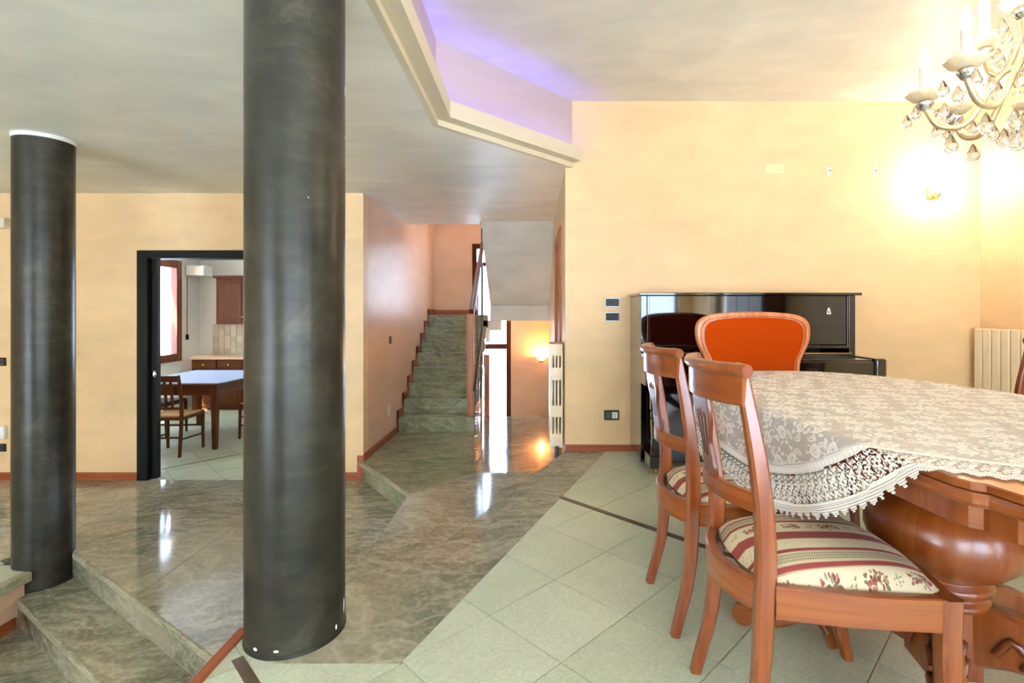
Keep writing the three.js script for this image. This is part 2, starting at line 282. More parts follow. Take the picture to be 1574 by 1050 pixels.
function tileFloor(parent, regions, top, pitch, u0, v0, mats, thick = 0.012, keep = () => true) {
  const joint = 0.0022, es = regions.map(edgesOf);
  for (let i = -20; i < 24; i++) for (let j = -20; j < 24; j++) {
    const a = u0 + i * pitch + joint, b = u0 + (i + 1) * pitch - joint, c = v0 + j * pitch + joint, e = v0 + (j + 1) * pitch - joint;
    const q = [[a, c], [b, c], [b, e], [a, e]].map(([u, v]) => [(u - v) * R2, (u + v) * R2]);
    if (!keep((q[0][0] + q[2][0]) / 2, (q[0][1] + q[2][1]) / 2)) continue;
    const gs = []; for (const ed of es) { const p = clip(q, ed); if (p.length > 2 && area(p) > 4e-4) gs.push(slab(p, top, thick)); }
    if (gs.length) obj('tile', gs.length > 1 ? gs : gs[0], mats[Math.floor(rnd() * mats.length)], parent);
  }
}
{
  const f = struct('floor_dining', [slab([[-0.98, BACK], [XR, BACK], [XR, DW], [0.255, DW], [-0.70, 1.74], [-0.98, 1.74]], -0.0035, 0.12)], M.grout);
  // pale green tiles laid at 45 degrees
  tileFloor(f, [rect(-0.97, XR, -1.2, 1.566), [[-0.41, 1.566], [XR, 1.566], [XR, DW], [0.571, DW]], rect(-0.97, -0.8, 1.566, 1.735)], 0, 0.345, 1.17, 1.394, tileMats);
  obj('tiling', slab(rect(-0.97, XR, BACK, -1.2), 0, 0.012), tileMats[0], f);
  for (const [u, v0, v1] of [[2.224, -0.6, 1.999], [0.468, -0.9, 1.78], [2.224 + 1.725, -0.9, 0.1]]) { // brown inlay strips between the tiles
    const q = [[u - .017, v0], [u + .017, v0], [u + .017, v1], [u - .017, v1]].map(([a, b]) => [(a - b) * R2, (a + b) * R2]);
    const p = clip(q, edgesOf(rect(-0.968, XR - .01, -1.2, DW - .01))); if (p.length > 2) obj('inlay_strip', slab(p, 0.0012, 0.008), M.inlay, f);
  }
  // granite band along the edge of the dining floor, in slabs
  const A0 = [-0.41, 1.564], A1 = [0.569, DW], B0 = [-0.69, 1.76], B1 = [0.25, DW];
  const e = edgesOf([[-0.773, 1.564], A0, A1, B1]);
  const cuts = [1.2, 2.55, 3.35, 4.2]; // joints across the band
  for (let i = 0; i < 3; i++) { const p = clip([[-2, cuts[i] + .001 + .8], [-2, cuts[i] + .8], [2, cuts[i] - .8], [2, cuts[i + 1] - .802], [-2, cuts[i + 1] + .798]], e); if (p.length > 2) obj('granite_slab', slab(p, 0.0005, 0.03, 1, 0.0012), M.granite, f); }
  obj('edge_trim', bx(-1.005, -0.968, -0.04, 0.008, BACK, 1.735, 0.004, 2), M.skirting, f);
  struct('wall_step_side', [bx(-0.99, -0.9, LB, -0.01, BACK, 1.74), slab([[-0.72, 1.62], [0.24, 3.90], [0.24, 3.962], [-0.745, 1.625]], -0.03, 0.2)], M.graniteEdge);
}
{
  const g = structGroup('floor_steps'); // the granite treads between dining floor and corridor
  obj('granite_tread', slab([[-0.86, 1.70], [-0.66, 1.70], [0.30, 3.86], [0.30, 3.97], [-0.45, 3.97], [-0.86, 3.5]], LM, 0.165, 1, 0.002), M.granite, g);
  const c = structGroup('floor_corridor');
  obj('granite_slab', slab([[XC + .001, 4.815], [-0.86, 3.82], [-0.86, 3.4], [-0.3, 3.4], [0.30, 3.9], [0.30, 4.55], [-1.4, 4.55]], L1, 0.172, 1, 0.002), M.graniteGreen, c);
  obj('granite_slab', slab([[XC + .001, 4.815], [-1.4, 4.551], [-0.52, 4.551], [-0.52, 6.05], [XC + .001, 6.05]], L1, 0.172, 1, 0.001), M.graniteGreen, c);
  obj('granite_slab', slab([[-0.518, 4.551], [0.30, 4.551], [0.30, 6.96], [-0.70, 6.96], [-0.70, 6.052], [-0.518, 6.052]], L1, 0.172, 1, 0.001), M.granite, c);
  const nose = [[XC - .035, 4.80], [-1.3, 4.375], [-0.86, 3.80], [-0.86, 3.826], [-1.285, 4.39], [XC - .01, 4.825]];
  obj('nosing', slab(nose, L1 + .001, 0.03, 1, 0.003), M.graniteEdge, c);
}
{
  const g = structGroup('floor_landing');
  obj('granite_slab', slab([[-3.36, 3.42], [-3.05, 3.372], [-2.23, 2.836], [-2.23, 4.829], [-3.36, 4.829]], L0, 0.168, 1, 0.002), M.granite, g);
  obj('granite_slab', slab([[-2.228, 2.836], [-1.0, 2.032], [-0.87, 1.95], [-0.87, 4.0], [-1.6, 4.829], [-2.228, 4.829]], L0, 0.168, 1, 0.002), M.granite, g);
  obj('granite_slab', slab([[-7, 3.26], [-3.42, 3.26], [-3.362, 3.42], [-3.362, 4.829], [-7, 4.829]], L0, 0.168, 1, 0.002), M.granite, g);
  obj('pale_flooring', slab([[-7, BACK], [-3.2, BACK], [-3.2, 3.258], [-7, 3.258]], L0 - .03, 0.1, 1, 0.002), tileMats[0], g);
  obj('nosing', slab([[-3.05, 3.355], [-0.99, 2.008], [-0.99, 2.026], [-3.05, 3.373]], L0 + .001, 0.035, 1, 0.004), M.graniteEdge, g);
  const t = structGroup('floor_lower_steps');
  obj('granite_tread', slab([[-3.19, 3.132], [-0.99, 1.745], [-0.99, 2.2], [-3.05, 3.6], [-3.45, 3.5], [-3.45, 3.2]], LA, 0.17, 1, 0.003), M.granite, t);
  obj('nosing', slab([[-3.19, 3.118], [-0.99, 1.732], [-0.99, 1.75], [-3.185, 3.135]], LA + .001, 0.035, 1, 0.004), M.graniteEdge, t);
  obj('granite_tread', slab([[-3.17, 3.2], [-0.98, 1.9], [-0.98, BACK], [-3.17, BACK]], LB, 0.17), M.granite, t);
  for (const [a, b, y] of [[[-3.03, 3.375], [-0.99, 2.037], L0], [[-3.17, 3.142], [-0.99, 1.765], LA]]) obj('riser', slab([[a[0], a[1] - .012], [b[0], b[1] - .012], [b[0], b[1] + .02], [a[0], a[1] + .02]], y - .034, 0.137), M.graniteEdge, t);
  const w = structGroup('wall_stair_side'); // low pink wall under the ledge beside the steps
  obj('plaster', bx(-3.30, -3.17, LB, -0.6, BACK, 3.16), M.wallPink, w);
  obj('capping', bx(-3.34, -3.15, -0.6, -0.54, BACK, 3.19, 0.006), M.graniteEdge, w);
  obj('skirting', bx(-3.17, -3.155, LB, LB + .07, BACK, 3.10, 0.003, 2), M.skirting, w);
  obj('edge_face', bx(-7, -3.4, L0 - .06, L0 - .012, 3.235, 3.26, 0.003), M.cream, g);
}

// ---------------------------------------------------------------- walls
const T = 0.25;
struct('wall_piano', frontWall([[XP, -0.4], [XR + T, -0.4], [XR + T, HIGH], [XP, HIGH]], [], DW, 0.22), M.wall);
struct('wall_right', sideWall(rect(BACK, DW, -0.2, HIGH), [rect(-2.8, -0.6, 0.06, 2.1)], XR, T), M.wall);
struct('wall_back', frontWall(rect(-7 - T, XR + T, LB - .1, HIGH + .1), [rect(-6.6, -3.6, L0, 1.85), rect(-0.85, 0.75, 0.02, 2.12), rect(1.2, 3.2, 0.02, 2.15)], BACK - T, T), M.wall);
struct('wall_far_left', sideWall(rect(BACK, DL, L0 - .2, LOW + .1), [], -7 - T, T), M.wall);
// wall with the kitchen door
const KX0 = -3.76, KX1 = -2.44, KTOP = 1.68;
struct('wall_kitchen', frontWall([[-7, L0 - .1], [KX0 + .02, L0 - .1], [KX0 + .02, KTOP - .02], [KX1 - .02, KTOP - .02], [KX1 - .02, L0 - .1], [XC, L0 - .1], [XC, LOW], [-7, LOW]], [], DL, 0.14), M.wall);
struct('wall_corridor_left', bx(XC - 0.14, XC, -2.2, 5.0, DL + .14, DE), M.wallPink);
struct('wall_corridor_right', sideWall([[DW + .22, -2.2], [4.52, -2.2], [4.52, 1.86], [5.56, 1.86], [5.56, -2.2], [DE, -2.2], [DE, 5], [DW + .22, 5]], [], XP, 0.2), M.wall);
// end wall of the stairwell with its tall window
const WX0 = -1.0, WX1 = -0.37;
struct('wall_stairwell', frontWall(rect(XC - .14, XP + .2, -2.2, 5.0), [rect(WX0, WX1, -2.0, 2.22)], DE, 0.25), M.wallPink);
{
  const w = structGroup('window_1');
  obj('jamb', bx(WX0, WX0 + .07, -2.0, 2.22, DE - .015, DE + .1, 0.004), M.kitchenWood, w);
  obj('jamb', bx(WX1 - .075, WX1, -2.0, 2.22, DE - .015, DE + .1, 0.004), M.kitchenWood, w);
  obj('head', bx(WX0 + .07, WX1 - .075, 2.14, 2.22, DE - .015, DE + .1, 0.004, 0), M.kitchenWood, w);
  obj('transom', bx(WX0 + .07, WX1 - .075, 0.50, 0.58, DE - .01, DE + .1, 0.004, 0), M.kitchenWood, w);
  obj('transom', bx(WX0 + .07, WX1 - .075, 1.86, 1.92, DE + .02, DE + .1, 0.004, 0), M.kitchenWood, w);
  for (const [a, b] of [[-2, 0.5], [0.58, 1.86], [1.92, 2.14]]) obj('pane', bx(WX0 + .07, WX1 - .075, a, b, DE + .045, DE + .05), M.glass, w);
}
function plainWindow(n, boxes, panes) { const w = structGroup(n); for (const b of boxes) obj('window_frame', bx(...b, 0.006), M.kitchenWood, w); for (const p of panes) obj('pane', bx(...p), M.glass, w); }
function frontWindow(n, x0, x1, y0, y1, d, k) {
  const f = 0.06, bs = [[x0, x0 + f, y0, y1, d, d + .08], [x1 - f, x1, y0, y1, d, d + .08], [x0 + f, x1 - f, y0, y0 + f, d, d + .08], [x0 + f, x1 - f, y1 - f, y1, d, d + .08]], ps = [];
  for (let i = 1; i < k; i++) { const x = lerp(x0, x1, i / k); bs.push([x - .04, x + .04, y0 + f, y1 - f, d, d + .08]); }
  for (let i = 0; i < k; i++) ps.push([lerp(x0, x1, i / k) + f, lerp(x0, x1, (i + 1) / k) - f, y0 + f, y1 - f, d + .035, d + .04]);
  plainWindow(n, bs, ps);
}
frontWindow('window_2', -6.6, -3.6, L0, 1.85, BACK - .16, 2);
frontWindow('window_3', -0.85, 0.75, 0.02, 2.12, BACK - .16, 2);
frontWindow('window_4', 1.2, 3.2, 0.02, 2.15, BACK - .16, 2);
function sideWindow(n, x, d0, d1, y0, y1, k) {
  const f = 0.06, bs = [[x, x + .08, y0, y1, d0, d0 + f], [x, x + .08, y0, y1, d1 - f, d1], [x, x + .08, y0, y0 + f, d0 + f, d1 - f], [x, x + .08, y1 - f, y1, d0 + f, d1 - f]], ps = [];
  for (let i = 1; i < k; i++) { const d = lerp(d0, d1, i / k); bs.push([x, x + .08, y0 + f, y1 - f, d - .04, d + .04]); }
  for (let i = 0; i < k; i++) ps.push([x + .035, x + .04, y0 + f, y1 - f, lerp(d0, d1, i / k) + f, lerp(d0, d1, (i + 1) / k) - f]);
  plainWindow(n, bs, ps);
}
sideWindow('window_5', XR + .1, -2.8, -0.6, 0.06, 2.1, 2);

// ---------------------------------------------------------------- ceilings and the stepped cornice with its violet light strip
struct('ceiling_low', slab([[-7 - T, BACK - T], [-0.6, BACK - T], [-0.6, 3.09], [0.3, DW], [0.45, DW + .01], [0.45, 6.51], [XC - .13, 6.51], [XC - .13, DL + .14], [-7 - T, DL + .14]], HIGH + .12, HIGH + .12 - LOW), M.ceiling);
struct('ceiling_high', slab([[-0.62, BACK - T], [XR + T, BACK - T], [XR + T, DW + .22], [-0.62, DW + .22]], HIGH + .1, 0.1), M.ceiling);
struct('ceiling_stairwell', slabHole([[XC - .14, 6.3], [XP + .2, 6.3], [XP + .2, DE + .25], [XC - .14, DE + .25]], rect(XC + .5, -0.3, 7.0, 7.8), 5.1, 0.1), M.ceiling);
{ const w = structGroup('window_9'); obj('window_frame', slabHole(rect(XC + .45, -0.25, 6.95, 7.85), rect(XC + .52, -0.32, 7.02, 7.78), 5.16, 0.06), M.white, w); obj('pane', bx(XC + .5, -.3, 5.11, 5.116, 7.0, 7.8), M.glass, w); } // roof light over the stairs
struct('wall_stair_shaft', bx(XC - .14, XP + .2, HIGH + .12, 5.0, 6.3, 6.51), M.wallPink);
function trimSweep(profile, path) { // profile [u inward, y]; path [x, depth] with the room on its right
  const n = path.length, pos = [], idx = [], K = profile.length, nor = path.slice(1).map((p, i) => { const dx = p[0] - path[i][0], dd = p[1] - path[i][1], l = Math.hypot(dx, dd); return [dd / l, -dx / l]; });
  for (let i = 0; i < n; i++) { const a = nor[Math.max(0, i - 1)], b = nor[Math.min(n - 2, i)], k = 1 + a[0] * b[0] + a[1] * b[1], m = [(a[0] + b[0]) / k, (a[1] + b[1]) / k]; for (const [u, y] of profile) pos.push(path[i][0] + m[0] * u, y, -(path[i][1] + m[1] * u)); }
  for (let i = 0; i < n - 1; i++) for (let k = 0; k < K; k++) { const a = i * K + k, b = i * K + (k + 1) % K; idx.push(a, b, a + K, b, b + K, a + K); }
  const g = new THREE.BufferGeometry(); g.setAttribute('position', new THREE.Float32BufferAttribute(pos, 3)); g.setIndex(idx);
  const f = g.toNonIndexed(); f.computeVertexNormals(); fixWinding(f); f.computeVertexNormals(); return boxUV(f);
}
const CORN = [[-0.6, BACK], [-0.6, 3.09], [0.298, DW - .002]];
{
  const last = (u) => CORN; // the ends are cut square and die into the wall
  struct('trim_1', trimSweep([[-0.012, LOW - .002], [0.022, LOW - .002], [0.022, LOW + .034], [0.1, LOW + .034], [0.1, LOW + .135], [0.074, LOW + .135], [0.074, LOW + .06], [-0.012, LOW + .06]], [CORN[0], CORN[1], [CORN[2][0] + .0, CORN[2][1]]]), M.cream);
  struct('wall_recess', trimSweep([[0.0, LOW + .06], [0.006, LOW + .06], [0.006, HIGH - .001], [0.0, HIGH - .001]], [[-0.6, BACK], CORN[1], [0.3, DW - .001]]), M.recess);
  const strip = tag(obj('light_strip', trimSweep([[0.02, LOW + .061], [0.045, LOW + .061], [0.045, LOW + .067], [0.02, LOW + .067]], [[-0.6, -1], CORN[1], [0.26, DW - .04]]), M.led), 'violet light strip hidden behind the stepped cornice of the raised ceiling', 'light strip');
  const y = LOW + .075;
  for (const [a, b] of [[[-0.565, 0.2], [-0.565, 3.05]], [CORN[1], [0.28, DW - .03]]]) {
    const l = Math.hypot(b[0] - a[0], b[1] - a[1]), L = new THREE.RectAreaLight('#6446ff', 40 * LAMP, l, 0.02);
    const nx = (b[1] - a[1]) / l * .035, nd = -(b[0] - a[0]) / l * .035;
    L.position.set((a[0] + b[0]) / 2 + nx, y, -(a[1] + b[1]) / 2 - nd); const yaw = Math.atan2(b[1] - a[1], b[0] - a[0]);
    L.rotation.set(Math.PI / 2, 0, 0); L.rotation.order = 'YXZ'; L.rotation.y = yaw; scene.add(L);
  }
}

// ---------------------------------------------------------------- round columns
const COL = [[-0.812, 1.7375, 0, LOW, 0.1575, 'column'], [-3.215, 3.335, LA, LOW - .02, 0.155, 'column']];
for (const [x, d, y0, y1, r] of COL) {
  const g = new THREE.CylinderGeometry(r, r, y1 - y0, 72, 1, true), uv = g.attributes.uv; for (let i = 0; i < uv.count; i++) uv.setY(i, uv.getY(i) * (y1 - y0));
  const c = structGroup('column'); c.position.set(x, y0, -d);
  obj('shaft', at(g, 0, (y1 - y0) / 2, 0), M.column, c);
  obj('base_ring', at(new THREE.CylinderGeometry(r + .002, r + .004, 0.012, 72), 0, 0.006, 0), M.column, c);
  if (y0 === 0) for (const [u, v, a, b] of [[529.5, 140, 2, 9], [529.5, 212, 1.5, 3], [527, 930, 3, 11], [513, 962, 2, 4], [394, 993, 4, 2.5], [424, 996, 4, 2], [470, 305, 1, 1]]) { // worn spots where white plaster shows
    const k = Math.max(-.985, Math.min(.985, (u - 452.5) / 78.8)), c0 = Math.atan2(-.423, .906) , ph = Math.asin(k), nx = Math.sin(ph - c0 * 1) , nz = Math.cos(ph - c0), px1 = 1.74 - nz * r * .9;
    const ch = obj('plaster_chip', new THREE.SphereGeometry(1, 8, 6).scale(a * px1 / 780, b * px1 / 780, .0015), M.white, c); ch.position.set(nx * r, 1.08 - (v - 482) / 780 * px1, nz * r); ch.rotation.y = Math.atan2(nx, nz);
  }
  if (y0 < 0) obj('top_ring', at(new THREE.CylinderGeometry(r + .004, r + .004, 0.024, 72), 0, LOW - y0 - .012, 0), M.white, c);
}

// ---------------------------------------------------------------- skirtings
struct('baseboard_piano_wall', bx(XP, XR, 0, 0.05, DW - .014, DW, 0.003, 0), M.skirting);
struct('baseboard_right_wall', bx(XR - .014, XR, 0, 0.05, -0.8, DW, 0.003, 2), M.skirting);
struct('baseboard_kitchen_wall', [bx(-7, KX0, L0, L0 + .075, DL - .014, DL, 0.003, 0), bx(KX1, XC - .05, L0, L0 + .075, DL - .014, DL, 0.003, 0), bx(XC - .055, XC + .001, L0, L1 + .06, DL - .015, DL, 0.003)], M.skirting);
struct('baseboard_corridor', bx(XC, XC + .014, L1, L1 + .075, DL, 6.05, 0.003, 2), M.skirting);

// ---------------------------------------------------------------- stairs going up, beside the corridor
const RISE = 0.174, GO = 0.25, S0 = 6.05, XS = -0.70;
{
  const s = structGroup('staircase');
  for (let n = 1; n <= 8; n++) {
    const y = L1 + n * RISE, d = S0 + (n - 1) * GO, last = n === 8, xr = n === 1 ? XS + .04 : XS;
    obj('tread', bx(XC + .014, xr, y - .03, y, d - .02, last ? DE - .01 : d + GO, 0.004), M.graniteGreen, s);
    obj('riser', bx(XC + .014, XS, y - RISE, y - .03, d, d + .03), M.graniteGreen, s);
    obj('skirting', bx(XC, XC + .014, y - .03 - (n > 1 ? 0 : 0), y + .085, d - .045, last ? DE : d + GO - .02, 0.002), M.skirting, s);
    obj('skirting', bx(XC, XC + .014, y - RISE, y + .085, d - .045, d, 0.002), M.skirting, s);
  }
  obj('skirting', bx(XC + .014, -0.9, 1.062, 1.14, DE - .012, DE, 0.002, 0), M.skirting, s);
  // plaster body under the flight
  const body = [[S0 + .02, L1 - .1]]; for (let n = 1; n <= 8; n++) { body.push([S0 + (n - 1) * GO + .02, L1 + n * RISE - .03]); if (n < 8) body.push([S0 + n * GO + .02, L1 + n * RISE - .03]); }
  body.push([DE, L1 + 8 * RISE - .03], [DE, 0.85], [7.7, 0.85], [6.4, L1 - .1]);
  obj('string', sideWall(body, [], XC, XS - .005 - XC), M.white, s);
}
{ // second flight above the stairs going down: sloping soffit, landing edge and stepped underside
  const s = structGroup('stair_soffit');
  obj('soffit', sideWall([[7.77, 1.2], [6.30, LOW + .01], [6.30, LOW + .3], [7.77, 1.5]], [], -0.66, XP + .66), M.ceiling, s);
  obj('landing_edge', bx(-0.66, XP, 0.97, 1.2, 7.74, DE, 0.004), M.ceiling, s);
  obj('stepped_edge', frontWall([[-0.78, 0.97], [-0.78, 0.64], [-0.67, 0.64], [-0.67, 0.82], [-0.5, 0.82], [-0.5, 0.97]], [], 7.8, 0.3), M.ceiling, s);
  const d = structGroup('stair_down');
  for (let n = 1; n <= 5; n++) { const y = L1 - n * RISE, z = 6.96 + (n - 1) * .25; obj('tread', bx(-0.70, XP, y - .04, y, z, Math.min(z + .27, DE), 0.004), M.graniteGreen, d); obj('riser', bx(-0.70, XP, y, y + RISE - .03, z, z + .02), M.graniteGreen, d); }
  struct('floor_basement', bx(XC, XP, -2.2, -1.3, 6.97, DE), M.granite);
}
{ // wooden newel posts and sloping wooden rail, steel rail and pole, glass panel
  const a = obj('newel_post', bx(-0.80, -0.715, L1 + RISE, 1.075, 6.08, 6.165, 0.006), M.postWood);
  tag(a, 'flat reddish wooden newel post on the lowest step of the granite stairs', 'newel post');
  const b = obj('newel_post', bx(-0.672, -0.60, L1, 0.52, 6.87, 6.95, 0.006), M.postWood);
  tag(b, 'shorter wooden newel post at the head of the stairs going down', 'newel post');
  const h = thing('handrail', 'sloping dark wooden handrail rising above the granite stairs', 'handrail', [-0.757, 0, 0]);
  obj('rail', sweep([V(0, 1.08, -6.2), V(0, 1.6, -6.93), V(0, 2.1, -7.6)], V(1, 0, 0), 0.06, 0.13, 8, .2, 2), M.cherryDark, h);
  obj('baluster', rod(V(0, 0.37, -6.9), V(0, 1.55, -6.9), 0.009), M.steel, h); obj('baluster', rod(V(0, 0.88, -7.55), V(0, 2.04, -7.55), 0.009), M.steel, h);
  const r = thing('steel_railing', 'slim dark steel railing between the stairs going up and going down', 'railing', [-0.655, 0, 0]);
  obj('rail', rod(V(0, 0.23, -5.6), V(0, 0.89, -6.5), 0.016), M.steel, r);
  obj('pole', rod(V(0, L1, -6.42), V(0, LOW, -6.42), 0.009), M.steel, r);
  obj('ceiling_fixing', at(new THREE.CylinderGeometry(0.024, 0.024, 0.02, 16), 0, LOW - .01, -6.42), M.steel, r);
  for (let i = 0; i < 3; i++) { const d = 5.7 + i * .3, y = 0.3 + i * .22; obj('baluster', rod(V(0, L1, -d), V(0, y, -d), 0.008), M.steel, r); obj('bracket', rod(V(-.02, y - .05, -d), V(.02, y - .05, -d), 0.014), M.chrome, r); }
  const p = thing('glass_panel', 'upright clear glass panel with chrome studs standing beside the stairs', 'glass panel', [-0.53, L1, 4.64]);
  obj('pane', lb(-0.006, 0.006, 0.0, 0.56, -0.5, 0, 0.002), M.glass, p);
  for (let i = 0; i < 5; i++) { const g = new THREE.CylinderGeometry(0.014, 0.014, 0.03, 14); g.rotateZ(Math.PI / 2); obj('stud', at(g, 0, 0.05 + i * .11, -0.03 - i * .02), M.chrome, p); }
}
{ // wooden door in the right side of the corridor
  const d = structGroup('door_1');
  obj('door_frame', bx(XP - .02, XP + .1, L1, 1.86, 4.52, 4.60, 0.004), M.doorWood, d); obj('door_frame', bx(XP - .02, XP + .1, L1, 1.86, 5.48, 5.56, 0.004), M.doorWood, d);
  obj('door_frame', bx(XP - .02, XP + .1, 1.78, 1.86, 4.6, 5.48, 0.004, 2), M.doorWood, d);
  const leaf = obj('door_leaf', bx(XP + .01, XP + .05, L1 + .01, 1.78, 4.6, 5.48, 0.004), M.doorWood, d);
  obj('door_handle', rod(V(XP - .03, .78, -5.38), V(XP - .03, .78, -5.26), 0.011), M.brass, leaf);
}

// ---------------------------------------------------------------- kitchen doorway and the kitchen behind it
{
  const d = structGroup('door_2');
  const fr = (x0, x1, y0, y1, d0 = DL - .025, d1 = DL + .15) => obj('door_frame', bx(x0, x1, y0, y1, d0, d1, 0.005), M.blackFrame, d);
  fr(KX0, KX0 + .10, L0, KTOP); fr(KX1 - .10, KX1, L0, KTOP); fr(KX0 + .1, KX1 - .1, KTOP - .075, KTOP);
  const leaf = obj('sliding_leaf', bx(KX0 + .10, KX0 + .155, L0 + .005, KTOP - .075, DL + .03, DL + .08, 0.004), M.blackFrame, d);
  obj('finger_pull', at(new THREE.SphereGeometry(0.026, 14, 10).scale(1, 1.5, .5), KX0 + .125, 0.5, -(DL + .028)), M.chrome, leaf);
}
const KD = 8.9, KXL = -5.86;
struct('wall_kitchen_left', sideWall(rect(DL + .14, KD, L0 - .1, LOW), [rect(5.4, 8.42, 0.36, 1.9)], KXL - .2, 0.2), M.kitchenWall);
struct('wall_kitchen_back', frontWall(rect(KXL - .2, XC - .14, L0 - .1, LOW), [rect(-3.4, -2.4, 0.3, 1.75)], KD, 0.2), M.kitchenWall);
frontWindow('window_8', -3.4, -2.4, 0.3, 1.75, KD + .05, 2);
struct('wall_kitchen_right', bx(XC - .18, XC - .141, L0 - .1, LOW, DL + .14, KD), M.kitchenWall);
struct('ceiling_kitchen', bx(KXL - .2, XC - .14, LOW, LOW + .12, DL + .14, KD + .2), M.white);
{
  const f = struct('floor_kitchen', bx(KXL, XC - .14, L0 - .15, L0 - .006, DL, KD), M.grout);
  const reg = [rect(KXL, XC - .14, DL + .002, KD)];
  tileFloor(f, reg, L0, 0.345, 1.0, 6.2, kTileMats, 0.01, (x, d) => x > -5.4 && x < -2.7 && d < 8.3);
  const q = [[-3.9, 5.05], [-3.87, 5.03], [-2.6, 6.55], [-2.63, 6.57]]; obj('inlay_strip', slab(q, L0 + .001, 0.006), M.inlay, f);
}
{ // kitchen window in its left wall, casement ajar
  const w = structGroup('window_7'), X = KXL - .02;
  const fr = (a, b, c, e) => obj('window_frame', bx(X - .06, X + .05, c, e, a, b, 0.006), M.doorWood.clone(), w);
  M.kwin = std({ color: '#7c4526', map: woodTex, roughness: 0.45 }); w.children.length = 0;
  for (const [a, b, c, e] of [[5.4, 5.5, .36, 1.9], [8.30, 8.42, .3, 1.95], [5.5, 8.30, .3, .42], [5.5, 8.30, 1.82, 1.95], [7.66, 7.74, .42, 1.82], [6.5, 6.58, .42, 1.82]]) obj('window_frame', bx(X - .06, X + .05, c, e, a, b, 0.006), M.kwin, w);
  for (const [a, b] of [[5.5, 6.5], [6.58, 7.66], [7.74, 8.30]]) obj('pane', bx(X - .01, X - .005, .42, 1.82, a, b), M.glass, w);
  obj('shutter', bx(X - .35, X - .3, .3, 1.95, 7.3, 7.72, 0.004), M.lightFrame, w);
}
{
  const s = thing('shutter_box', 'cream box of the roller shutter with hanging pull strap in the kitchen corner', 'shutter box', [-5.68, 1.72, 8.62]);
  obj('box', lb(-0.14, 0.16, 0, 0.17, -0.12, 0.12, 0.01), M.offwhite, s); obj('box_lid', lb(0.02, 0.16, 0.01, 0.16, 0.12, 0.135, 0.004), M.cream, s);
  obj('strap', lb(-0.135, -0.125, -1.0, 0.01, 0.1, 0.115), M.skirting, s); obj('strap_end', lb(-0.15, -0.11, -1.08, -0.99, 0.09, 0.12, 0.006), M.blackFrame, s);
}
function cabinetDoor(parent, x0, x1, y0, y1, z, mat, knob) {
  const d = obj('door', lb(x0 + .004, x1 - .004, y0 + .004, y1 - .004, z, z + .02, 0.004), mat, parent);
  obj('door_panel', lb(x0 + .06, x1 - .06, y0 + .06, y1 - .06, z + .02, z + .03, 0.008), mat, d);
  obj('knob', at(new THREE.SphereGeometry(0.014, 12, 8), knob[0], knob[1], z + .034), M.brass, d);
}
{
  const c = thing('wall_cabinet', 'dark wooden wall cabinet with a panelled door above the kitchen worktop', 'cabinet', [-5.38, 0.90, 8.9]);
  obj('carcass', lb(0, 1.0, 0, 0.78, 0.002, 0.3, 0.004), M.kitchenWood, c);
  obj('cornice', lb(-0.03, 1.03, 0.78, 0.82, 0.002, 0.345, 0.008, 0), M.kitchenWood, c);
  cabinetDoor(c, 0.02, 0.50, 0.02, 0.76, 0.3, M.kitchenWood, [0.46, 0.12]); cabinetDoor(c, 0.5, 0.98, 0.02, 0.76, 0.3, M.kitchenWood, [0.54, 0.12]);
  const b = thing('base_cabinet', 'dark wooden base cabinet with small brass knobs under the worktop', 'cabinet', [-5.62, L0, 8.9]);
  obj('carcass', lb(0, 1.26, 0, 0.83, 0.002, 0.55, 0.004), M.kitchenWood, b);
  for (let i = 0; i < 3; i++) { const x = 0.01 + i * .415; const dr = obj('drawer', lb(x, x + .405, .66, .82, .55, .575, 0.004, 0), M.kitchenWood, b); obj('knob', at(new THREE.SphereGeometry(0.016, 12, 8), x + .2, .745, .59), M.brass, dr); cabinetDoor(b, x, x + .405, .06, .65, .55, M.kitchenWood, [x + .36, .56]); }
  tag(obj('worktop', bx(-5.64, -4.35, L0 + .83, L0 + .87, 8.31, 8.9, 0.006, 0), M.worktop), 'light brown kitchen worktop on the dark base cabinet', 'worktop');
  const sp = structGroup('wall_backsplash');
  obj('bed', bx(-5.62, -4.35, L0 + .87, 0.90, 8.892, 8.899), M.grout, sp);
  for (let i = 0; i < 12; i++) for (let j = 0; j < 5; j++) { const x = -5.62 + i * .105, y = L0 + .873 + j * .105; obj('tile', bx(x + .003, x + .102, y + .003, y + .102, 8.884, 8.893), splashMats[Math.floor(rnd() * 3)], sp); }
}
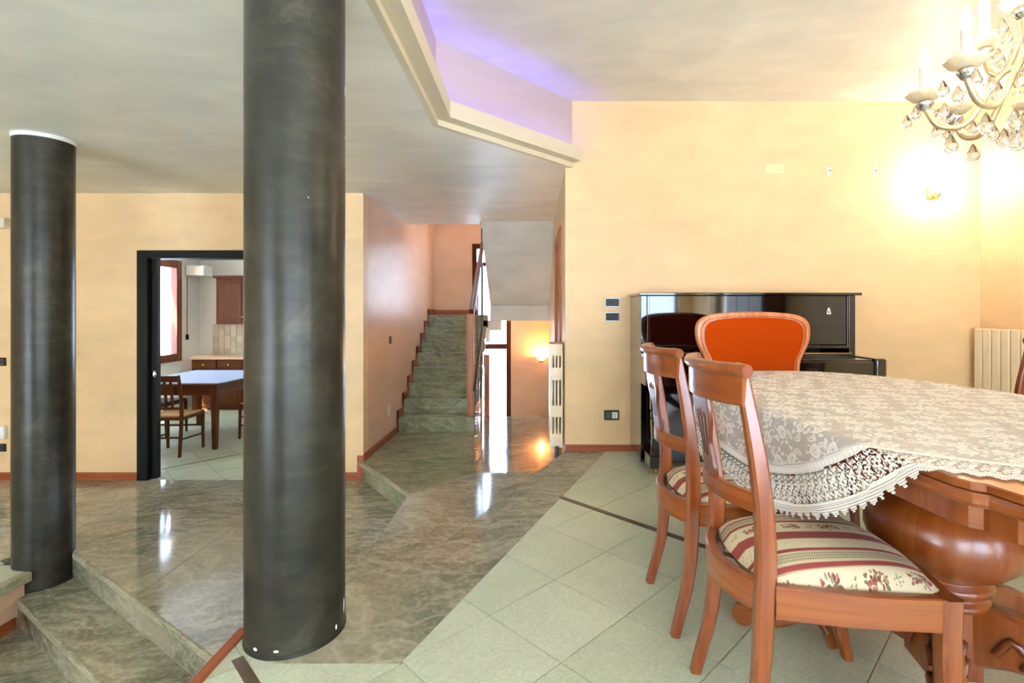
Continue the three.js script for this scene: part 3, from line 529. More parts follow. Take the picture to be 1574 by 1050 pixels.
{
  const t = thing('kitchen_table', 'dark wooden kitchen table with square legs and a pale cloth', 'table', [-4.27, L0, 6.62]);
  const w = .6, l = .74;
  obj('tabletop', lb(-w, w, .735, .765, -l, l, 0.005, 2), M.kitchenWood, t);
  for (const s of [-1, 1]) { obj('apron', lb(-w + .07, w - .07, .63, .735, s * (l - .045) - .012, s * (l - .045) + .012, 0.002, 0), M.kitchenWood, t); obj('apron', lb(s * (w - .045) - .012, s * (w - .045) + .012, .63, .735, -l + .07, l - .07, 0.002, 2), M.kitchenWood, t); for (const q of [-1, 1]) obj('leg', sweep([V(s * (w - .05), 0, q * (l - .05)), V(s * (w - .05), .6, q * (l - .05)), V(s * (w - .05), .735, q * (l - .05))], V(1, 0, 0), [.05, .075, .08], [.05, .075, .08], 6, .12), M.kitchenWood, t); }
  const c = obj('table_runner', [bx(-4.27 - .58, -4.27 + .585, L0 + .766, L0 + .771, 5.93, 7.3), bx(-4.27 + .585, -4.27 + .6035, L0 + .766, L0 + .771, 6.0, 7.3)], M.clothWhite); tag(c, 'white cloth spread over the dark kitchen table', 'tablecloth');
  const k = thing('kitchen_chair', 'dark wooden chair with a woven rush seat, nearest the kitchen doorway', 'chair', [-4.10, L0, 5.80], 0.06, 'kitchen chairs');
  const post = (x, s) => sweep([V(x, 0, .225), V(x, .43, .19), V(x, .66, .2), V(x, .905, .245)], V(1, 0, 0), [.028, .034, .034, .028], [.03, .036, .03, .026], 10, .2);
  for (const s of [-1, 1]) { obj('back_post', post(s * .19), M.kitchenWood, k); obj('leg', sweep([V(s * .2, 0, -.2), V(s * .2, .44, -.19)], V(1, 0, 0), [.026, .036], [.026, .036], 4, .2), M.kitchenWood, k); obj('stretcher', rod(V(s * .195, .17, -.19), V(s * .19, .19, .2), .011), M.kitchenWood, k); }
  obj('seat_frame', lb(-.215, .215, .40, .435, -.21, .2, 0.008), M.kitchenWood, k); obj('rush_seat', lb(-.2, .2, .43, .455, -.2, .17, 0.012), M.rush, k);
  obj('top_rail', lb(-.18, .18, .83, .9, .225, .25, 0.008, 0), M.kitchenWood, k); obj('lower_rail', lb(-.18, .18, .52, .55, .185, .21, 0.006, 0), M.kitchenWood, k);
  for (const x of [-.1, -.034, .034, .1]) obj('back_slat', sweep([V(x, .54, .2), V(x, .7, .213), V(x, .84, .237)], V(1, 0, 0), .03, .012, 5, .2), M.kitchenWood, k);
  obj('stretcher', rod(V(-.195, .27, -.19), V(.195, .27, -.19), .011), M.kitchenWood, k); obj('stretcher', rod(V(-.19, .21, .2), V(.19, .21, .2), .011), M.kitchenWood, k);
  const again = (pos, turn, label) => { const c = k.clone(); c.name = numbered('kitchen_chair'); c.userData = { ...k.userData, label }; c.position.set(pos[0], L0, -pos[1]); c.rotation.y = turn; scene.add(c); return c; };
  again([-3.52, 6.62], Math.PI / 2 + .02, 'dark wooden chair with rush seat at the side of the kitchen table near the column');
  const c2 = again([-4.86, 6.62], -Math.PI / 2 + .05, 'dark wooden kitchen chair with black seat under the window');
  c2.children.forEach((m) => { if (m.name === 'rush_seat') m.material = M.darkSeat; });
}

// ---------------------------------------------------------------- switches, sockets and other small wall fittings
function plate(label, category, x, y, d, w, h, kind, turn = 0) {
  const t = thing(kind === 'socket' ? 'wall_socket' : 'light_switch', label, category, [x, y, d], turn);
  const m = kind === 'chrome' ? M.switchFrame : kind === 'beige' ? M.cream : M.black;
  obj('cover_plate', lb(-w / 2, w / 2, -h / 2, h / 2, 0.0005, 0.009, 0.003), m, t);
  if (kind === 'chrome') { obj('insert', lb(-w * .44, w * .44, -h * .38, h * .38, .009, .011, .002), M.black, t); for (const s of [-1, 0, 1]) obj('rocker', lb(s * w * .26 - w * .12, s * w * .26 + w * .12, -h * .28, h * .28, .011, .014, .002), M.black, t); }
  else if (kind === 'socket') { obj('insert', lb(w * .02, w * .4, -h * .32, h * .32, .009, .013, .002), M.offwhite, t); obj('insert', lb(-w * .4, -w * .02, -h * .32, h * .32, .009, .012, .002), M.steel, t); for (const s of [-1, 0, 1]) obj('hole', at(new THREE.CylinderGeometry(.003, .003, .002, 8).rotateX(Math.PI / 2), w * .21, s * .009, .0135), M.black, t); }
  else for (const s of [-1, 1]) obj('rocker', lb(-w * .3, w * .3, s * h * .2 - h * .14, s * h * .2 + h * .14, .009, .013, .002), kind === 'beige' ? M.offwhite : M.steel, t);
  return t;
}
const px = (u, d) => (u - 820) / FOCAL * d, py = (v, d) => 1.08 - (v - 482) / FOCAL * d;
plate('chrome framed black triple switch beside the piano, upper of the two', 'light switch', px(941, DW), py(465, DW), DW, .118, .078, 'chrome');
plate('chrome framed black triple switch beside the piano, lower of the two', 'light switch', px(941, DW), py(487, DW), DW, .118, .078, 'chrome');
plate('black wall socket with one white insert, low between corridor and piano', 'socket', px(940, DW), py(638, DW), DW, .118, .078, 'socket');
plate('small dark switch on the polished corridor wall beside the stairs', 'light switch', XC, 0.78, 5.74, .08, .085, 'dark', Math.PI / 2);
plate('beige blank plate low on the corridor wall by the first steps', 'wall plate', XC, -0.01, 5.67, .06, .12, 'beige', Math.PI / 2);
plate('dark switch plate on the peach wall behind the slimmer-looking far column', 'light switch', px(2, DL), py(556, DL), DL, .1, .08, 'dark');
plate('dark low plate on the peach wall beneath the white box', 'socket', px(2, DL), py(688, DL), DL, .1, .075, 'dark');
{ const t = thing('wall_box', 'small white box on the peach wall beside the far column', 'wall box', [px(4, DL), py(664, DL), DL]); obj('casing', lb(-.05, .05, -.06, .06, .0005, .04, .006), M.white, t); obj('button', lb(-.02, .02, .0, .02, .04, .044, .002), M.offwhite, t);
  tag(obj('curtain_rail', bx(-6.4, px(15, DL), py(352, DL), py(336, DL), DL - .05, DL - .001, .006, 0), M.cream), 'cream rail box across the top of the peach wall by the far column', 'rail'); }
for (const [u, l] of [[1274, 'white picture hook on the bare wall above the piano lid'], [1344, 'white picture hook on the wall, the one nearer the glowing wall lamp']]) {
  const t = thing('picture_hook', l, 'hook', [px(u, DW), py(264, DW), DW]); obj('hook_plate', lb(-.012, .012, -.035, .035, .0005, .006, .003), M.white, t); obj('nail', at(new THREE.CylinderGeometry(.004, .004, .02, 8).rotateX(Math.PI / 2), 0, 0.005, .012), M.steel, t);
}
tag(obj('wall_patch', bx(px(1177, DW), px(1204, DW), py(266, DW), py(253, DW), DW - .0015, DW + .01), M.patch), 'pale yellow filler patch on the wall high above the piano', 'patch');

// ---------------------------------------------------------------- radiators
{
  const t = thing('radiator', 'cream column radiator on the right side of the corridor, seen end on', 'radiator', [0, 0, 0]);
  for (let i = 0; i < 6; i++) { // each section is a plate with three rows of three slots
    const d0 = 4.13 + i * .058, s = poly(rect(.135, .24, -.015, .83));
    for (const [a, b] of [[.10, .235], [.33, .535], [.64, .735]]) for (let k = 0; k < 3; k++) { const x = .1545 + k * .028; s.holes.push(poly(rect(x, x + .013, a, b))); }
    const g = new THREE.ExtrudeGeometry(s, { depth: .044, bevelEnabled: true, bevelSize: .003, bevelOffset: -.003, bevelThickness: .003, bevelSegments: 1 }); g.translate(0, 0, -d0 - .05); obj('section', boxUV(g), M.radiator, t);
  }
  for (const y of [.06, .60, .785]) obj('header_pipe', rod(V(.187, y, -4.14), V(.187, y, -4.48), .016), M.radiator, t);
  obj('valve', rod(V(.19, .0, -4.12), V(.19, -.1, -4.12), .018), M.steel, t); obj('supply_pipe', rod(V(.19, -.1, -4.12), V(.19, L1, -4.12), .009), M.steel, t);
  obj('wall_bracket', bx(.24, XP, .4, .43, 4.2, 4.23), M.radiator, t);
}
{
  const t = thing('radiator', 'cream sectional radiator on the side wall in the corner behind the dining table', 'radiator', [0, 0, 0]);
  for (let i = 0; i < 12; i++) { const d1 = 3.93 - i * .075; obj('section', bx(XR - .105, XR - .03, .17, .965, d1 - .067, d1, .01), M.radiator, t); }
  for (const y of [.22, .90]) obj('header_pipe', rod(V(XR - .06, y, -3.92), V(XR - .06, y, -3.05), .018), M.radiator, t);
  for (const d of [3.2, 3.8]) obj('wall_bracket', bx(XR - .04, XR - .001, .8, .83, d - .015, d + .015), M.radiator, t);
}

// ---------------------------------------------------------------- piano
{
  const X0 = .757, X1 = 2.272, F = 3.58, B = 3.97, TOP = 1.227, t = thing('upright_piano', 'glossy black upright piano with closed lid standing against the peach wall', 'piano', [0, 0, 0]);
  for (const [a, b] of [[X0, X0 + .045], [X1 - .045, X1]]) obj('side_panel', bx(a, b, .05, TOP - .02, F, B, .004), M.piano, t);
  obj('back_panel', bx(X0 + .045, X1 - .045, .05, TOP - .02, B - .03, B), M.black, t);
  obj('lid', bx(X0 - .015, X1 + .035, TOP - .02, TOP, F - .02, B, .005), M.piano, t);
  obj('upper_panel', bx(X0 + .05, X1 - .05, .86, TOP - .021, F + .005, F + .025, .003), M.piano, t);
  for (const [a, b] of [[X0 + .045, X0 + .062], [X1 - .062, X1 - .045]]) obj('moulding', bx(a, b, .83, TOP - .021, F - .004, F + .01, .003), M.piano, t);
  obj('lower_panel', bx(X0 + .045, X1 - .045, .13, .61, F + .04, F + .06, .003), M.piano, t);
  obj('plinth', bx(X0, X1, .03, .13, F - .0, F + .06, .004), M.piano, t);
  obj('keybed', bx(X0 - .025, X1 + .03, .605, .68, 3.31, F + .03, .006), M.piano, t);
  for (const [a, b] of [[X0 - .028, X0 + .045], [X1 - .045, X1 + .032]]) obj('arm', bx(a, b, .66, .787, 3.3, F + .01, .018), M.piano, t);
  obj('key_slip', bx(X0 + .045, X1 - .045, .66, .765, 3.315, 3.345, .006), M.piano, t);
  const fb = obj('fallboard', [bx(X0 + .045, X1 - .045, .762, .778, 3.33, F - .04, .006), bx(X0 + .045, X1 - .045, .77, .80, F - .045, F + .02, .006)], M.piano, t);
  obj('brass_hinge', bx(X0 + .05, X1 - .05, .800, .806, F - .042, F - .026), M.brass, fb);
  obj('music_ledge', bx(X0 + .06, X1 - .05, .835, .857, F - .03, F + .02, .004), M.piano, t);
  for (const x of [X0 + .06, X1 - .06]) { // toe block, leg and caster
    obj('toe_block', bx(x - .045, x + .045, .05, .13, 3.36, F + .02, .008), M.piano, t);
    const l = sweep([V(x, .12, -3.41), V(x, .25, -3.40), V(x, .45, -3.42), V(x, .61, -3.38)], V(1, 0, 0), [.06, .05, .06, .07], [.06, .045, .055, .08], 12, .2); obj('leg', l, M.piano, t);
    const w = new THREE.CylinderGeometry(.024, .024, .018, 20); w.rotateZ(Math.PI / 2); const cs = obj('caster', at(w, x, .024, -3.42), M.brass, t); obj('caster_fork', bx(x - .014, x + .014, .026, .055, 3.405, 3.435, .003), M.steel, cs);
  }
  for (const k of [-1, 0, 1]) obj('pedal', at(new RoundedBoxGeometry(.045, .012, .11, 2, .005), 1.515 + k * .085, .07, -(F - .05)), M.brass, t);
  const s = new THREE.Shape(); s.moveTo(-.016, 0); s.quadraticCurveTo(-.012, .03, -.003, .045); s.lineTo(.003, .045); s.quadraticCurveTo(.012, .03, .016, 0); s.closePath(); const ho = new THREE.Path(); ho.moveTo(-.006, .008); ho.lineTo(.006, .008); ho.lineTo(0, .03); ho.closePath(); s.holes.push(ho);
  const c = obj('charm', at(new THREE.ExtrudeGeometry(s, { depth: .004, bevelEnabled: false }), px(1274, F), py(483, F), -F - .004), M.offwhite); tag(c, 'tiny pale bell-shaped tag on the glossy front of the piano', 'tag');
}

// ---------------------------------------------------------------- dining chairs
function makeDiningChair(label) { // faces +x; the base of the back is at x = 0
  const t = thing('dining_chair', label, 'chair', [0, 0, 0], 0, 'carved dining chairs with striped seats');
  const Wb = .165, Wf = .222, D = .385, SH = .448, m = M.cherry;
  for (const s of [-1, 1]) {
    const b = [V(-.06, 0, s * (Wb + .005)), V(-.012, .2, s * Wb), V(0, .40, s * Wb), V(.004, .52, s * Wb), V(-.012, .70, s * (Wb + .006)), V(-.052, .945, s * (Wb - .004))];
    obj('back_post', sweep(b, V(0, 0, 1), [.03, .034, .04, .036, .034, .026], [.03, .036, .046, .044, .04, .028], 26, .18), m, t);
    const f = [V(D + .05, 0, s * (Wf + .012)), V(D + .012, .14, s * Wf), V(D - .002, .30, s * Wf), V(D, SH, s * Wf)];
    obj('front_leg', sweep(f, V(0, 0, 1), [.028, .034, .044, .044], [.028, .034, .044, .044], 18, .18), m, t);
    obj('seat_rail', sweep([V(.02, SH - .038, s * (Wb + .012)), V(D * .5, SH - .038, s * (Wb + Wf + .03) / 2), V(D, SH - .038, s * (Wf + .002))], V(0, 1, 0), .076, .026, 10, .12, 0), m, t);
  }
  const bow = (y, hgt, x0, dx, w, thick, ww = .9) => sweep([-1, -.6, -.2, .2, .6, 1].map((k) => V(x0 - dx * (1 - k * k), y, k * w)), V(0, 1, 0), hgt, thick, 18, .18, 2);
  obj('seat_rail', bow(SH - .038, .076, -.002, .055, Wb, .026), m, t);
  obj('seat_rail', sweep([-1, -.5, 0, .5, 1].map((k) => V(D + .004 + .03 * (1 - k * k), SH - .038, k * Wf)), V(0, 1, 0), .076, .026, 14, .12, 2), m, t);
  const tr = obj('top_rail', bow(.905, .085, -.047, .058, Wb + .012, .024), m, t);
  obj('roll', tube([-1.06, -.6, -.2, .2, .6, 1.06].map((k) => V(-.058 - .058 * (1 - k * k), .949, k * (Wb + .014))), .0145, 24, 10), m, tr);
  for (const s of [-1, 1]) obj('scroll', rod(V(-.05, .946, s * (Wb + .026)), V(-.06, .948, s * (Wb - .008)), .0165, 16), m, tr);
  obj('lower_rail', bow(.632, .046, -.012, .055, Wb, .022), m, t);
  // pierced vase-shaped splat
  const S = new THREE.Shape(); S.moveTo(-.034, 0); S.bezierCurveTo(-.05, .05, -.018, .075, -.03, .11); S.bezierCurveTo(-.06, .15, -.062, .19, -.052, .235); S.lineTo(.052, .235); S.bezierCurveTo(.062, .19, .06, .15, .03, .11); S.bezierCurveTo(.018, .075, .05, .05, .034, 0); S.closePath();
  for (const k of [-1, 0, 1]) { const h = new THREE.Path(); h.moveTo(k * .012 - .0035, .06); h.quadraticCurveTo(k * .024 - .006, .13, k * .032 - .005, .175); h.lineTo(k * .032 + .005, .175); h.quadraticCurveTo(k * .024 + .006, .13, k * .012 + .0035, .06); h.closePath(); S.holes.push(h); }
  for (const k of [-1, 1]) { const h = new THREE.Path(); h.absarc(k * .022, .208, .009, 0, 6.3); S.holes.push(h); }
  const sg = new THREE.ExtrudeGeometry(S, { depth: .008, bevelEnabled: true, bevelSize: .0025, bevelThickness: .0025, bevelSegments: 1 }); sg.rotateY(Math.PI / 2); sg.rotateZ(.135); sg.translate(-.07, .645, 0);
  const sp = obj('splat', boxUV(sg), M.cherryDark, t);
  const ros = []; for (const k of [-1, 0, 1]) for (const s of [-1, 1]) ros.push(at(new THREE.SphereGeometry(.011, 8, 6).scale(.5, 1, 1), -.0895 + s * .004, .826 - Math.abs(k) * .012, k * .018)); obj('carving', ros, M.cherryDark, sp);
  // padded seat: a low dome over a trapezoid
  const g = new THREE.BufferGeometry(), pos = [], uv = [], idx = [], NU = 20, NV = 20;
  for (let i = 0; i <= NU; i++) for (let j = 0; j <= NV; j++) {
    const u = i / NU, v = j / NV * 2 - 1, x0 = -.035 * (1 - v * v), x1 = D + .002 + .025 * (1 - v * v), x = lerp(x0 + .012, x1, u), w = lerp(Wb + .0, Wf - .006, u), z = v * w;
    const e = Math.pow(1 - Math.pow(Math.abs(2 * u - 1), 3.2), .6) * Math.pow(1 - Math.pow(Math.abs(v), 3.2), .6); pos.push(x, SH - .004 + .06 * e, z); uv.push(x, z + .163);
  }
  for (let i = 0; i < NU; i++) for (let j = 0; j < NV; j++) { const a = i * (NV + 1) + j; idx.push(a, a + 1, a + NV + 1, a + 1, a + NV + 2, a + NV + 1); }
  g.setAttribute('position', new THREE.Float32BufferAttribute(pos, 3)); g.setAttribute('uv', new THREE.Float32BufferAttribute(uv, 2)); g.setIndex(idx); g.computeVertexNormals();
  obj('seat_cushion', [g, slab([[.0, -Wb], [D, -Wf], [D, Wf], [0, Wb]].map(([a, b]) => [a, b]), SH - .006, .03)], M.seat, t);
  return t;
}
{
  const a = makeDiningChair('carved cherry dining chair with striped floral seat, nearest the camera at the table');
  const place = (o, x, d, turn, label) => { o.position.set(x, 0, -d); o.rotation.y = turn; if (label) o.userData.label = label; };
  const again = (x, d, turn, label) => { const c = a.clone(); c.name = numbered('dining_chair'); c.userData = { ...a.userData }; scene.add(c); place(c, x, d, turn, label); };
  place(a, .545, 1.36, -.015);
  again(.53, 1.87, .02, 'carved cherry dining chair between the nearest chair and the black piano');
  again(2.35, 2.3, Math.PI - .05, 'carved cherry dining chair across the table, before the corner radiator');
}
{ // upholstered orange chair at the head of the table
  const t = thing('upholstered_chair', 'large chair with orange velvet back in a pale wooden frame before the piano', 'chair', [1.222, 0, 2.83]), m = M.lightFrame;
  const out = (k) => { const s = new THREE.Shape(), w = (x) => x * k; s.moveTo(-w(.235), .5); s.bezierCurveTo(-w(.24), .62, -w(.25), .72, -w(.255), .80); s.bezierCurveTo(-w(.265), .86, -w(.312), .89, -w(.312), .985); s.bezierCurveTo(-w(.312), 1.06, -w(.25), 1.072, -w(.15), 1.08); s.bezierCurveTo(-w(.05), 1.087, w(.05), 1.087, w(.15), 1.08); s.bezierCurveTo(w(.25), 1.072, w(.312), 1.06, w(.312), .985); s.bezierCurveTo(w(.312), .89, w(.265), .86, w(.255), .80); s.bezierCurveTo(w(.25), .72, w(.24), .62, w(.235), .5); s.closePath(); return s; };
  const outline = out(1).getPoints(16), cen = [0, .80], inn = outline.map((p) => new THREE.Vector2(p.x * .88, cen[1] + (p.y - cen[1]) * .905));
  const fs = out(1); fs.holes.push(new THREE.Path(inn)); const tilt = (g) => { g.translate(0, -.5, 0); g.rotateX(-.0); g.translate(0, .5, -.02); return g; };
  const shape = new THREE.Shape(outline); shape.holes.push(new THREE.Path(inn));
  obj('back_frame', boxUV(toCreasedNormals(tilt(new THREE.ExtrudeGeometry(shape, { depth: .028, bevelEnabled: true, bevelSize: .008, bevelThickness: .01, bevelSegments: 3, bevelOffset: -.004 })), .6)), m, t);
  const bead = tube(outline.slice(0, -1).map((p) => V(p.x * .935, cen[1] + (p.y - cen[1]) * .945, .024)), .006, 120, 6, false); obj('bead', bead, M.lightFrame, t);
  { const bc = new THREE.ExtrudeGeometry(new THREE.Shape(inn.map((p) => new THREE.Vector2(p.x * 1.03, cen[1] + (p.y - cen[1]) * 1.03))), { depth: .008, bevelEnabled: false }); bc.translate(0, 0, -.036); obj('back_cover', boxUV(bc), M.black, t).userData.label = 'plain black cover on the rear of the backrest'; }
  obj('back_pad', boxUV(toCreasedNormals(tilt(new THREE.ExtrudeGeometry(new THREE.Shape(inn), { depth: .02, bevelEnabled: true, bevelSize: .012, bevelThickness: .022, bevelSegments: 4, bevelOffset: -.006 })), .8)), M.orange, t);
  for (const s of [-1, 1]) { obj('back_leg', sweep([V(s * .24, 0, -.09), V(s * .235, .25, -.03), V(s * .235, .52, 0)], V(1, 0, 0), [.03, .04, .045], [.03, .045, .04], 12, .2), M.cherryDark, t); obj('front_leg', sweep([V(s * .255, 0, .52), V(s * .25, .2, .50), V(s * .25, .42, .49)], V(1, 0, 0), [.026, .036, .045], [.026, .036, .045], 12, .2), M.cherryDark, t); obj('seat_rail', sweep([V(s * .235, .415, 0), V(s * .25, .415, .5)], V(0, 1, 0), .07, .03, 4, .15, 2), M.cherryDark, t); }
  obj('seat_rail', sweep([V(-.25, .415, .5), V(0, .415, .53), V(.25, .415, .5)], V(0, 1, 0), .07, .03, 8, .15, 0), M.cherryDark, t);
  obj('seat_rail', sweep([V(-.235, .415, 0), V(.235, .415, 0)], V(0, 1, 0), .07, .03, 4, .15, 0), M.cherryDark, t);
  obj('seat_cushion', lb(-.245, .245, .43, .51, .0, .5, .03), M.orange, t);
}

// ---------------------------------------------------------------- dining table and its lace cloth
const TC = [1.30, 1.68], TA = -0.08, ex = [Math.cos(TA), -Math.sin(TA)], ez = [Math.sin(TA), Math.cos(TA)];
const toW = ([p, q]) => [TC[0] + ex[0] * p + ez[0] * q, TC[1] + ex[1] * p + ez[1] * q];
const TOPY = 0.77;
const outl = [];
{
  const half = []; // left side, from the far end to the near end (p < 0)
  for (let i = 0; i <= 24; i++) { const a = Math.PI / 2 * (1 - i / 24), n = 2 / 2.7; half.push([-.57 * Math.pow(Math.cos(a), n), 1.04 * Math.pow(Math.sin(a), n)]); }
  half.push([-.57, -.3], [-.57, -.685], [-.562, -.715], [-.545, -.73], [-.54, -.79], [-.50, -.86], [-.38, -.97], [-.2, -1.03], [0, -1.04]);
  const pts = [...half, ...half.slice(1, -1).reverse().map(([p, q]) => [-p, q])];
  outl.push(...pts);
}
const inset = (k, d = 0) => outl.map(([p, q]) => { const l = Math.hypot(p, q); return toW([p * (1 - d / l), q * (1 - d / l)]); });
{
  const t = thing('dining_table', 'large carved cherry dining table on a bulbous turned pedestal', 'table', [0, 0, 0]), m = M.cherry;
  obj('tabletop', boxUV(slab(inset(1, .016), TOPY, .018, 2, .003), 2), m, t);
  obj('edge_moulding', boxUV(slab(inset(1, 0), TOPY - .018, .026, 2, .009), 2), m, t);
  obj('apron', boxUV(slab(inset(1, .04), TOPY - .044, .05, 0, .002), 0), m, t);
  const C = [1.175, 1.46], prof = [[0, .655], [.085, .655], [.09, .64], [.075, .625], [.07, .605], [.085, .585], [.13, .565], [.172, .535], [.191, .49], [.192, .45], [.178, .41], [.145, .375], [.1, .352], [.098, .343], [.112, .338], [.116, .325], [.108, .312], [.092, .306], [.096, .296], [.108, .29], [.108, .276], [.09, .268], [.07, .262], [0, .262]];
  obj('pedestal', at(lathe(prof.slice().reverse(), 64), C[0], 0, -C[1]), m, t);
  const blk = new RoundedBoxGeometry(.135, .2, .135, 2, .006); blk.rotateY(-.2); obj('block', boxUV(at(blk, C[0], .17, -C[1])), m, t);
  obj('spreader', bx(C[0] - .3, C[0] + .3, .632, .66, C[1] - .05, C[1] + .05, .004, 0), M.cherryDark, t);
  for (const a of [2.5, .15, -.9, -2.2]) { // carved scroll legs
    const dx = Math.cos(a), dz = -Math.sin(a), P = (r, y) => V(C[0] + dx * r, y, -C[1] + dz * r);
    const leg = obj('carved_leg', sweep([P(.055, .19), P(.15, .215), P(.27, .19), P(.38, .10), P(.46, .045), P(.53, .035)], V(-dz, 0, dx), [.05, .06, .062, .055, .05, .06], [.16, .15, .12, .08, .06, .06], 28, .2), m, t);
    const foot = new THREE.CylinderGeometry(.036, .036, .066, 20); foot.rotateX(Math.PI / 2); foot.rotateY(Math.atan2(dx, dz) + Math.PI / 2); obj('scroll_foot', at(foot, C[0] + dx * .54, .036, -C[1] + dz * .54), m, leg);
    for (const sd of [-1, 1]) for (let k = 0; k < 4; k++) { const r = .12 + k * .055, y = .235 - k * k * .012; obj('leaf_carving', tube([V(C[0] + dx * r - dz * sd * .03, y - .06, -C[1] + dz * r + dx * sd * .03), V(C[0] + dx * (r + .035) - dz * sd * .036, y - .01, -C[1] + dz * (r + .035) + dx * sd * .036), V(C[0] + dx * (r + .06) - dz * sd * .03, y - .035, -C[1] + dz * (r + .06) + dx * sd * .03)], .011, 8, 6), M.cherryDark, leg); }
  }
}
{
  const oW = inset(1, 0), N = oW.length, dense = [];
  for (let i = 0; i < N; i++) { const a = oW[i], b = oW[(i + 1) % N], l = Math.hypot(b[0] - a[0], b[1] - a[1]), k = Math.max(1, Math.ceil(l / .02)); for (let j = 0; j < k; j++) dense.push([lerp(a[0], b[0], j / k), lerp(a[1], b[1], j / k)]); }
  const inside = (x, y) => { let c = false; for (let i = 0, j = N - 1; i < N; j = i++) { const a = oW[i], b = oW[j]; if ((a[1] > y) !== (b[1] > y) && x < (b[0] - a[0]) * (y - a[1]) / (b[1] - a[1]) + a[0]) c = !c; } return c; };
  const drape = (x, d, lift) => {
    if (inside(x, d)) return [x, TOPY + .004 + lift, d];
    let best = 9, bi = 0; dense.forEach((p, i) => { const l = (p[0] - x) ** 2 + (p[1] - d) ** 2; if (l < best) { best = l; bi = i; } });
    const q = dense[bi], l = Math.sqrt(best), nx = (x - q[0]) / (l || 1), nd = (d - q[1]) / (l || 1), out = .012 * Math.min(1, l / .02) + .05 * l + .010 * l * Math.sin(bi * .42) + .006 * l * Math.sin(bi * .93 + 1);
    return [q[0] + nx * out, TOPY + .004 + lift - Math.max(0, l - .006), q[1] + nd * out];
  };
  const CC = [1.27, 1.80], K = 260, ring = [];
  for (let i = 0; i < K; i++) { const a = i / K * Math.PI * 2, c = Math.cos(a), s = Math.sin(a), n = 2 / (s > 0 ? 2.35 : 2); ring.push([CC[0] + .872 * Math.sign(c) * Math.pow(Math.abs(c), n), CC[1] + (s > 0 ? 1.05 : .985) * Math.sign(s) * Math.pow(Math.abs(s), n)]); }
  const HEM = .15, arc = [0]; for (let i = 1; i <= K; i++) { const a = ring[i - 1], b = ring[i % K]; arc.push(arc[i - 1] + Math.hypot(a[0] - b[0], a[1] - b[1])); }
  const per = arc[K], reps = Math.round(per / .29), frac = ring.map(([x, d]) => HEM / Math.hypot(x - CC[0], d - CC[1]));
  const build = (rows, fr, uvf) => {
    const pos = [], uv = [], idx = [];
    for (let j = 0; j <= rows; j++) for (let i = 0; i <= K; i++) { const r = ring[i % K], k = fr(j / rows, i % K), x = CC[0] + (r[0] - CC[0]) * k, d = CC[1] + (r[1] - CC[1]) * k, p = drape(x, d, 0); pos.push(p[0], p[1], -p[2]); uv.push(...uvf(x, d, j / rows, i)); }
    for (let j = 0; j < rows; j++) for (let i = 0; i < K; i++) { const a = j * (K + 1) + i, b = a + K + 1; idx.push(a, a + 1, b, a + 1, b + 1, b); }
    const g = new THREE.BufferGeometry(); g.setAttribute('position', new THREE.Float32BufferAttribute(pos, 3)); g.setAttribute('uv', new THREE.Float32BufferAttribute(uv, 2)); g.setIndex(idx); g.computeVertexNormals(); return g;
  };
  const t = thing('tablecloth', 'white lace tablecloth with a crocheted hem draped over the dining table', 'tablecloth', [0, 0, 0]);
  obj('lace_body', build(44, (j, i) => j * (1 - frac[i]), (x, d) => [x, d]), M.lace, t);
  obj('lace_hem', build(10, (j, i) => 1 - frac[i] * (1 - j), (x, d, j, i) => [arc[i] / per * reps, 1 - j]), M.hem, t);
}

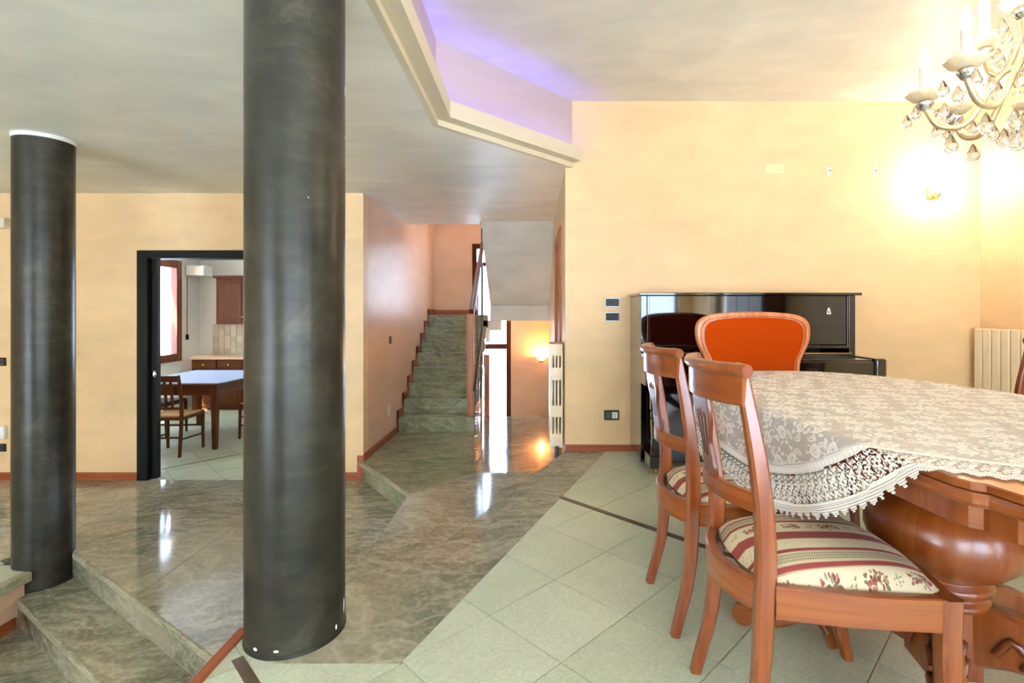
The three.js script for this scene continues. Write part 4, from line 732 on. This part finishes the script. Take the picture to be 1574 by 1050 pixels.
// ---------------------------------------------------------------- lamps
function point(x, y, d, color, cd, r = 1) { const l = new THREE.PointLight(color, cd * LAMP, 0, 2); l.position.set(x, y, -d); l.castShadow = true; l.shadow.radius = r; scene.add(l); return l; }
{ // crystal chandelier over the table
  const C = [1.28, 1.25], t = thing('chandelier', 'crystal chandelier with candle bulbs and hanging glass drops above the dining table', 'chandelier', [C[0], 0, C[1]]);
  obj('stem', lathe([[0, HIGH], [.05, HIGH], [.045, HIGH - .03], [.008, HIGH - .05], [.008, 2.15], [.02, 2.13], [.028, 2.08], [.012, 2.04], [.02, 1.98], [.04, 1.93], [.045, 1.88], [.02, 1.84], [.015, 1.78], [.045, 1.74], [.055, 1.69], [.04, 1.65], [.015, 1.62], [.02, 1.59], [0, 1.56]].reverse(), 20), M.gold, t);
  const flame = lathe([[0, 0], [.008, .002], [.013, .014], [.0135, .024], [.009, .042], [.003, .056], [0, .06]], 12);
  const drop = (s) => lathe([[0, 0], [.35, .1], [.5, .3], [.42, .5], [.15, .85], [0, 1]].map(([r, y]) => [r * s * .62, y * s]), 6);
  const cupG = () => { const g = lathe([[0, 0], [.018, 0], [.03, .005], [.039, .014], [.043, .022], [.038, .02], [.03, .013], [0, .01]], 20), p = g.attributes.position; for (let i = 0; i < p.count; i++) { const x = p.getX(i), z = p.getZ(i), r = Math.hypot(x, z); if (r > .028) { const k = 1 + .08 * Math.cos(Math.atan2(z, x) * 10); p.setX(i, x * k); p.setZ(i, z * k); } } g.computeVertexNormals(); return g; };
  const bead = new THREE.IcosahedronGeometry(.0055, 0), cups = cupG(), big = drop(.055), small = drop(.042), caps = lathe([[0, 0], [.016, 0], [.022, -.01], [.01, -.026], [0, -.028]].reverse(), 14);
  const tier = (n, r, y, off, hubY, h) => {
    for (let i = 0; i < n; i++) {
      const a = off + i * Math.PI * 2 / n, dx = Math.cos(a), dz = Math.sin(a), P = (q, yy) => V(dx * q, yy, dz * q);
      const arm = obj('arm', tube([P(.03, hubY), P(r * .35, hubY - .01), P(r * .68, y - .085), P(r * .88, y - .075), P(r, y - .02)], .0075, 22, 8), M.gold, t);
      const sub = (nm, g, m, x, yy, z) => { const s = obj(nm, g, m, arm); s.position.set(x, yy, z); return s; };
      sub('cup_holder', caps, M.chrome, dx * r, y, dz * r); sub('drip_cup', cups, M.cupGlass, dx * r, y, dz * r);
      sub('candle', new THREE.CylinderGeometry(.0125, .0125, h, 14), M.candle, dx * r, y + .012 + h / 2, dz * r);
      sub('bulb', flame, M.bulb, dx * r, y + .012 + h, dz * r);
      for (let k = 0; k < 4; k++) { const b = a + k * 1.57 + .5; sub('crystal_drop', small, M.crystal, dx * r + Math.cos(b) * .046, y - .062, dz * r + Math.sin(b) * .046); }
      sub('crystal_drop', big, M.crystal, dx * r * .78, y - .155, dz * r * .78); sub('crystal_drop', big, M.crystal, dx * r * .45, y - .17 + .03, dz * r * .45);
      const a2 = a + Math.PI * 2 / n, bs = []; for (let k = 0; k <= 14; k++) { const q = k / 14, x = lerp(dx, Math.cos(a2), q) * r * .95, z = lerp(dz, Math.sin(a2), q) * r * .95, yy = y - .015 - .075 * Math.sin(q * Math.PI); bs.push(at(bead.clone(), x, yy, z)); }
      const ch = obj('bead_chain', bs, M.crystal, arm); ch.userData.kind = 'stuff';
      point(C[0] + dx * r, y + .012 + h + .025, C[1] - dz * r, '#fff0de', .13, .5);
    }
  };
  tier(8, .25, 1.665, Math.PI + .627, 1.71, .08); tier(4, .14, 1.80, Math.PI + 1.16, 1.84, .075);
  for (let k = 0; k < 10; k++) { const a = k * .628; const o = obj('crystal_drop', big, M.crystal, t); o.position.set(Math.cos(a) * .07, 1.50, Math.sin(a) * .07); }
  obj('bottom_ball', at(new THREE.SphereGeometry(.025, 16, 12), 0, 1.54, 0), M.crystal, t);
}
function sconce(label, x, y, d, mat) {
  const t = thing('wall_lamp', label, 'wall lamp', [x, y, d]);
  obj('back_plate', lb(-.04, .04, -.05, .05, .0005, .015, .006), M.brass, t);
  obj('arm', tube([V(0, -.02, .012), V(0, -.05, .05), V(0, -.02, .09)], .007, 12, 8), M.brass, t);
  obj('glass_shade', at(lathe([[0, 0], [.03, .004], [.07, .03], [.09, .075], [.086, .075], [.066, .035], [.03, .012], [0, .01]], 28), 0, -.02, .1), mat, t);
  return t;
}
sconce('brilliantly glowing wall lamp on the peach wall near the chandelier', px(1432, DW), 2.03, DW, M.shadeBright); point(px(1432, DW), 2.085, DW - .12, '#fff4e8', 1.5, 2);
sconce('small glowing glass wall lamp in the stairwell beyond the corridor', px(832, DE), py(552, DE), DE, M.shade); point(px(832, DE), py(552, DE) + .06, DE - .12, '#ffc27a', 1.6, 2);

// ---------------------------------------------------------------- behind the camera, seen only as reflections in the piano
{
  const c = thing('china_cabinet', 'dark wooden china cabinet opposite the piano, seen mirrored in its glossy front', 'cabinet', [3.1, 0, -.55], -Math.PI / 2);
  obj('carcass', lb(-.7, .7, 0, 1.0, -.38, .02, .006), M.cherryDark, c); obj('upper_case', lb(-.68, .68, 1.0, 2.05, -.38, -.1, .006), M.cherryDark, c);
  for (let k = 0; k < 3; k++) { const x = -.66 + k * .44; obj('door', lb(x + .01, x + .43, 1.05, 2.0, -.1, -.08, .004), M.cherryDark, c); const d = obj('drawer', lb(x + .01, x + .43, .7, .93, .02, .04, .006), M.cherryDark, c); obj('knob', at(new THREE.SphereGeometry(.014, 10, 8), x + .22, .81, .05), M.brass, d); }
}
renderer.render(scene, camera);
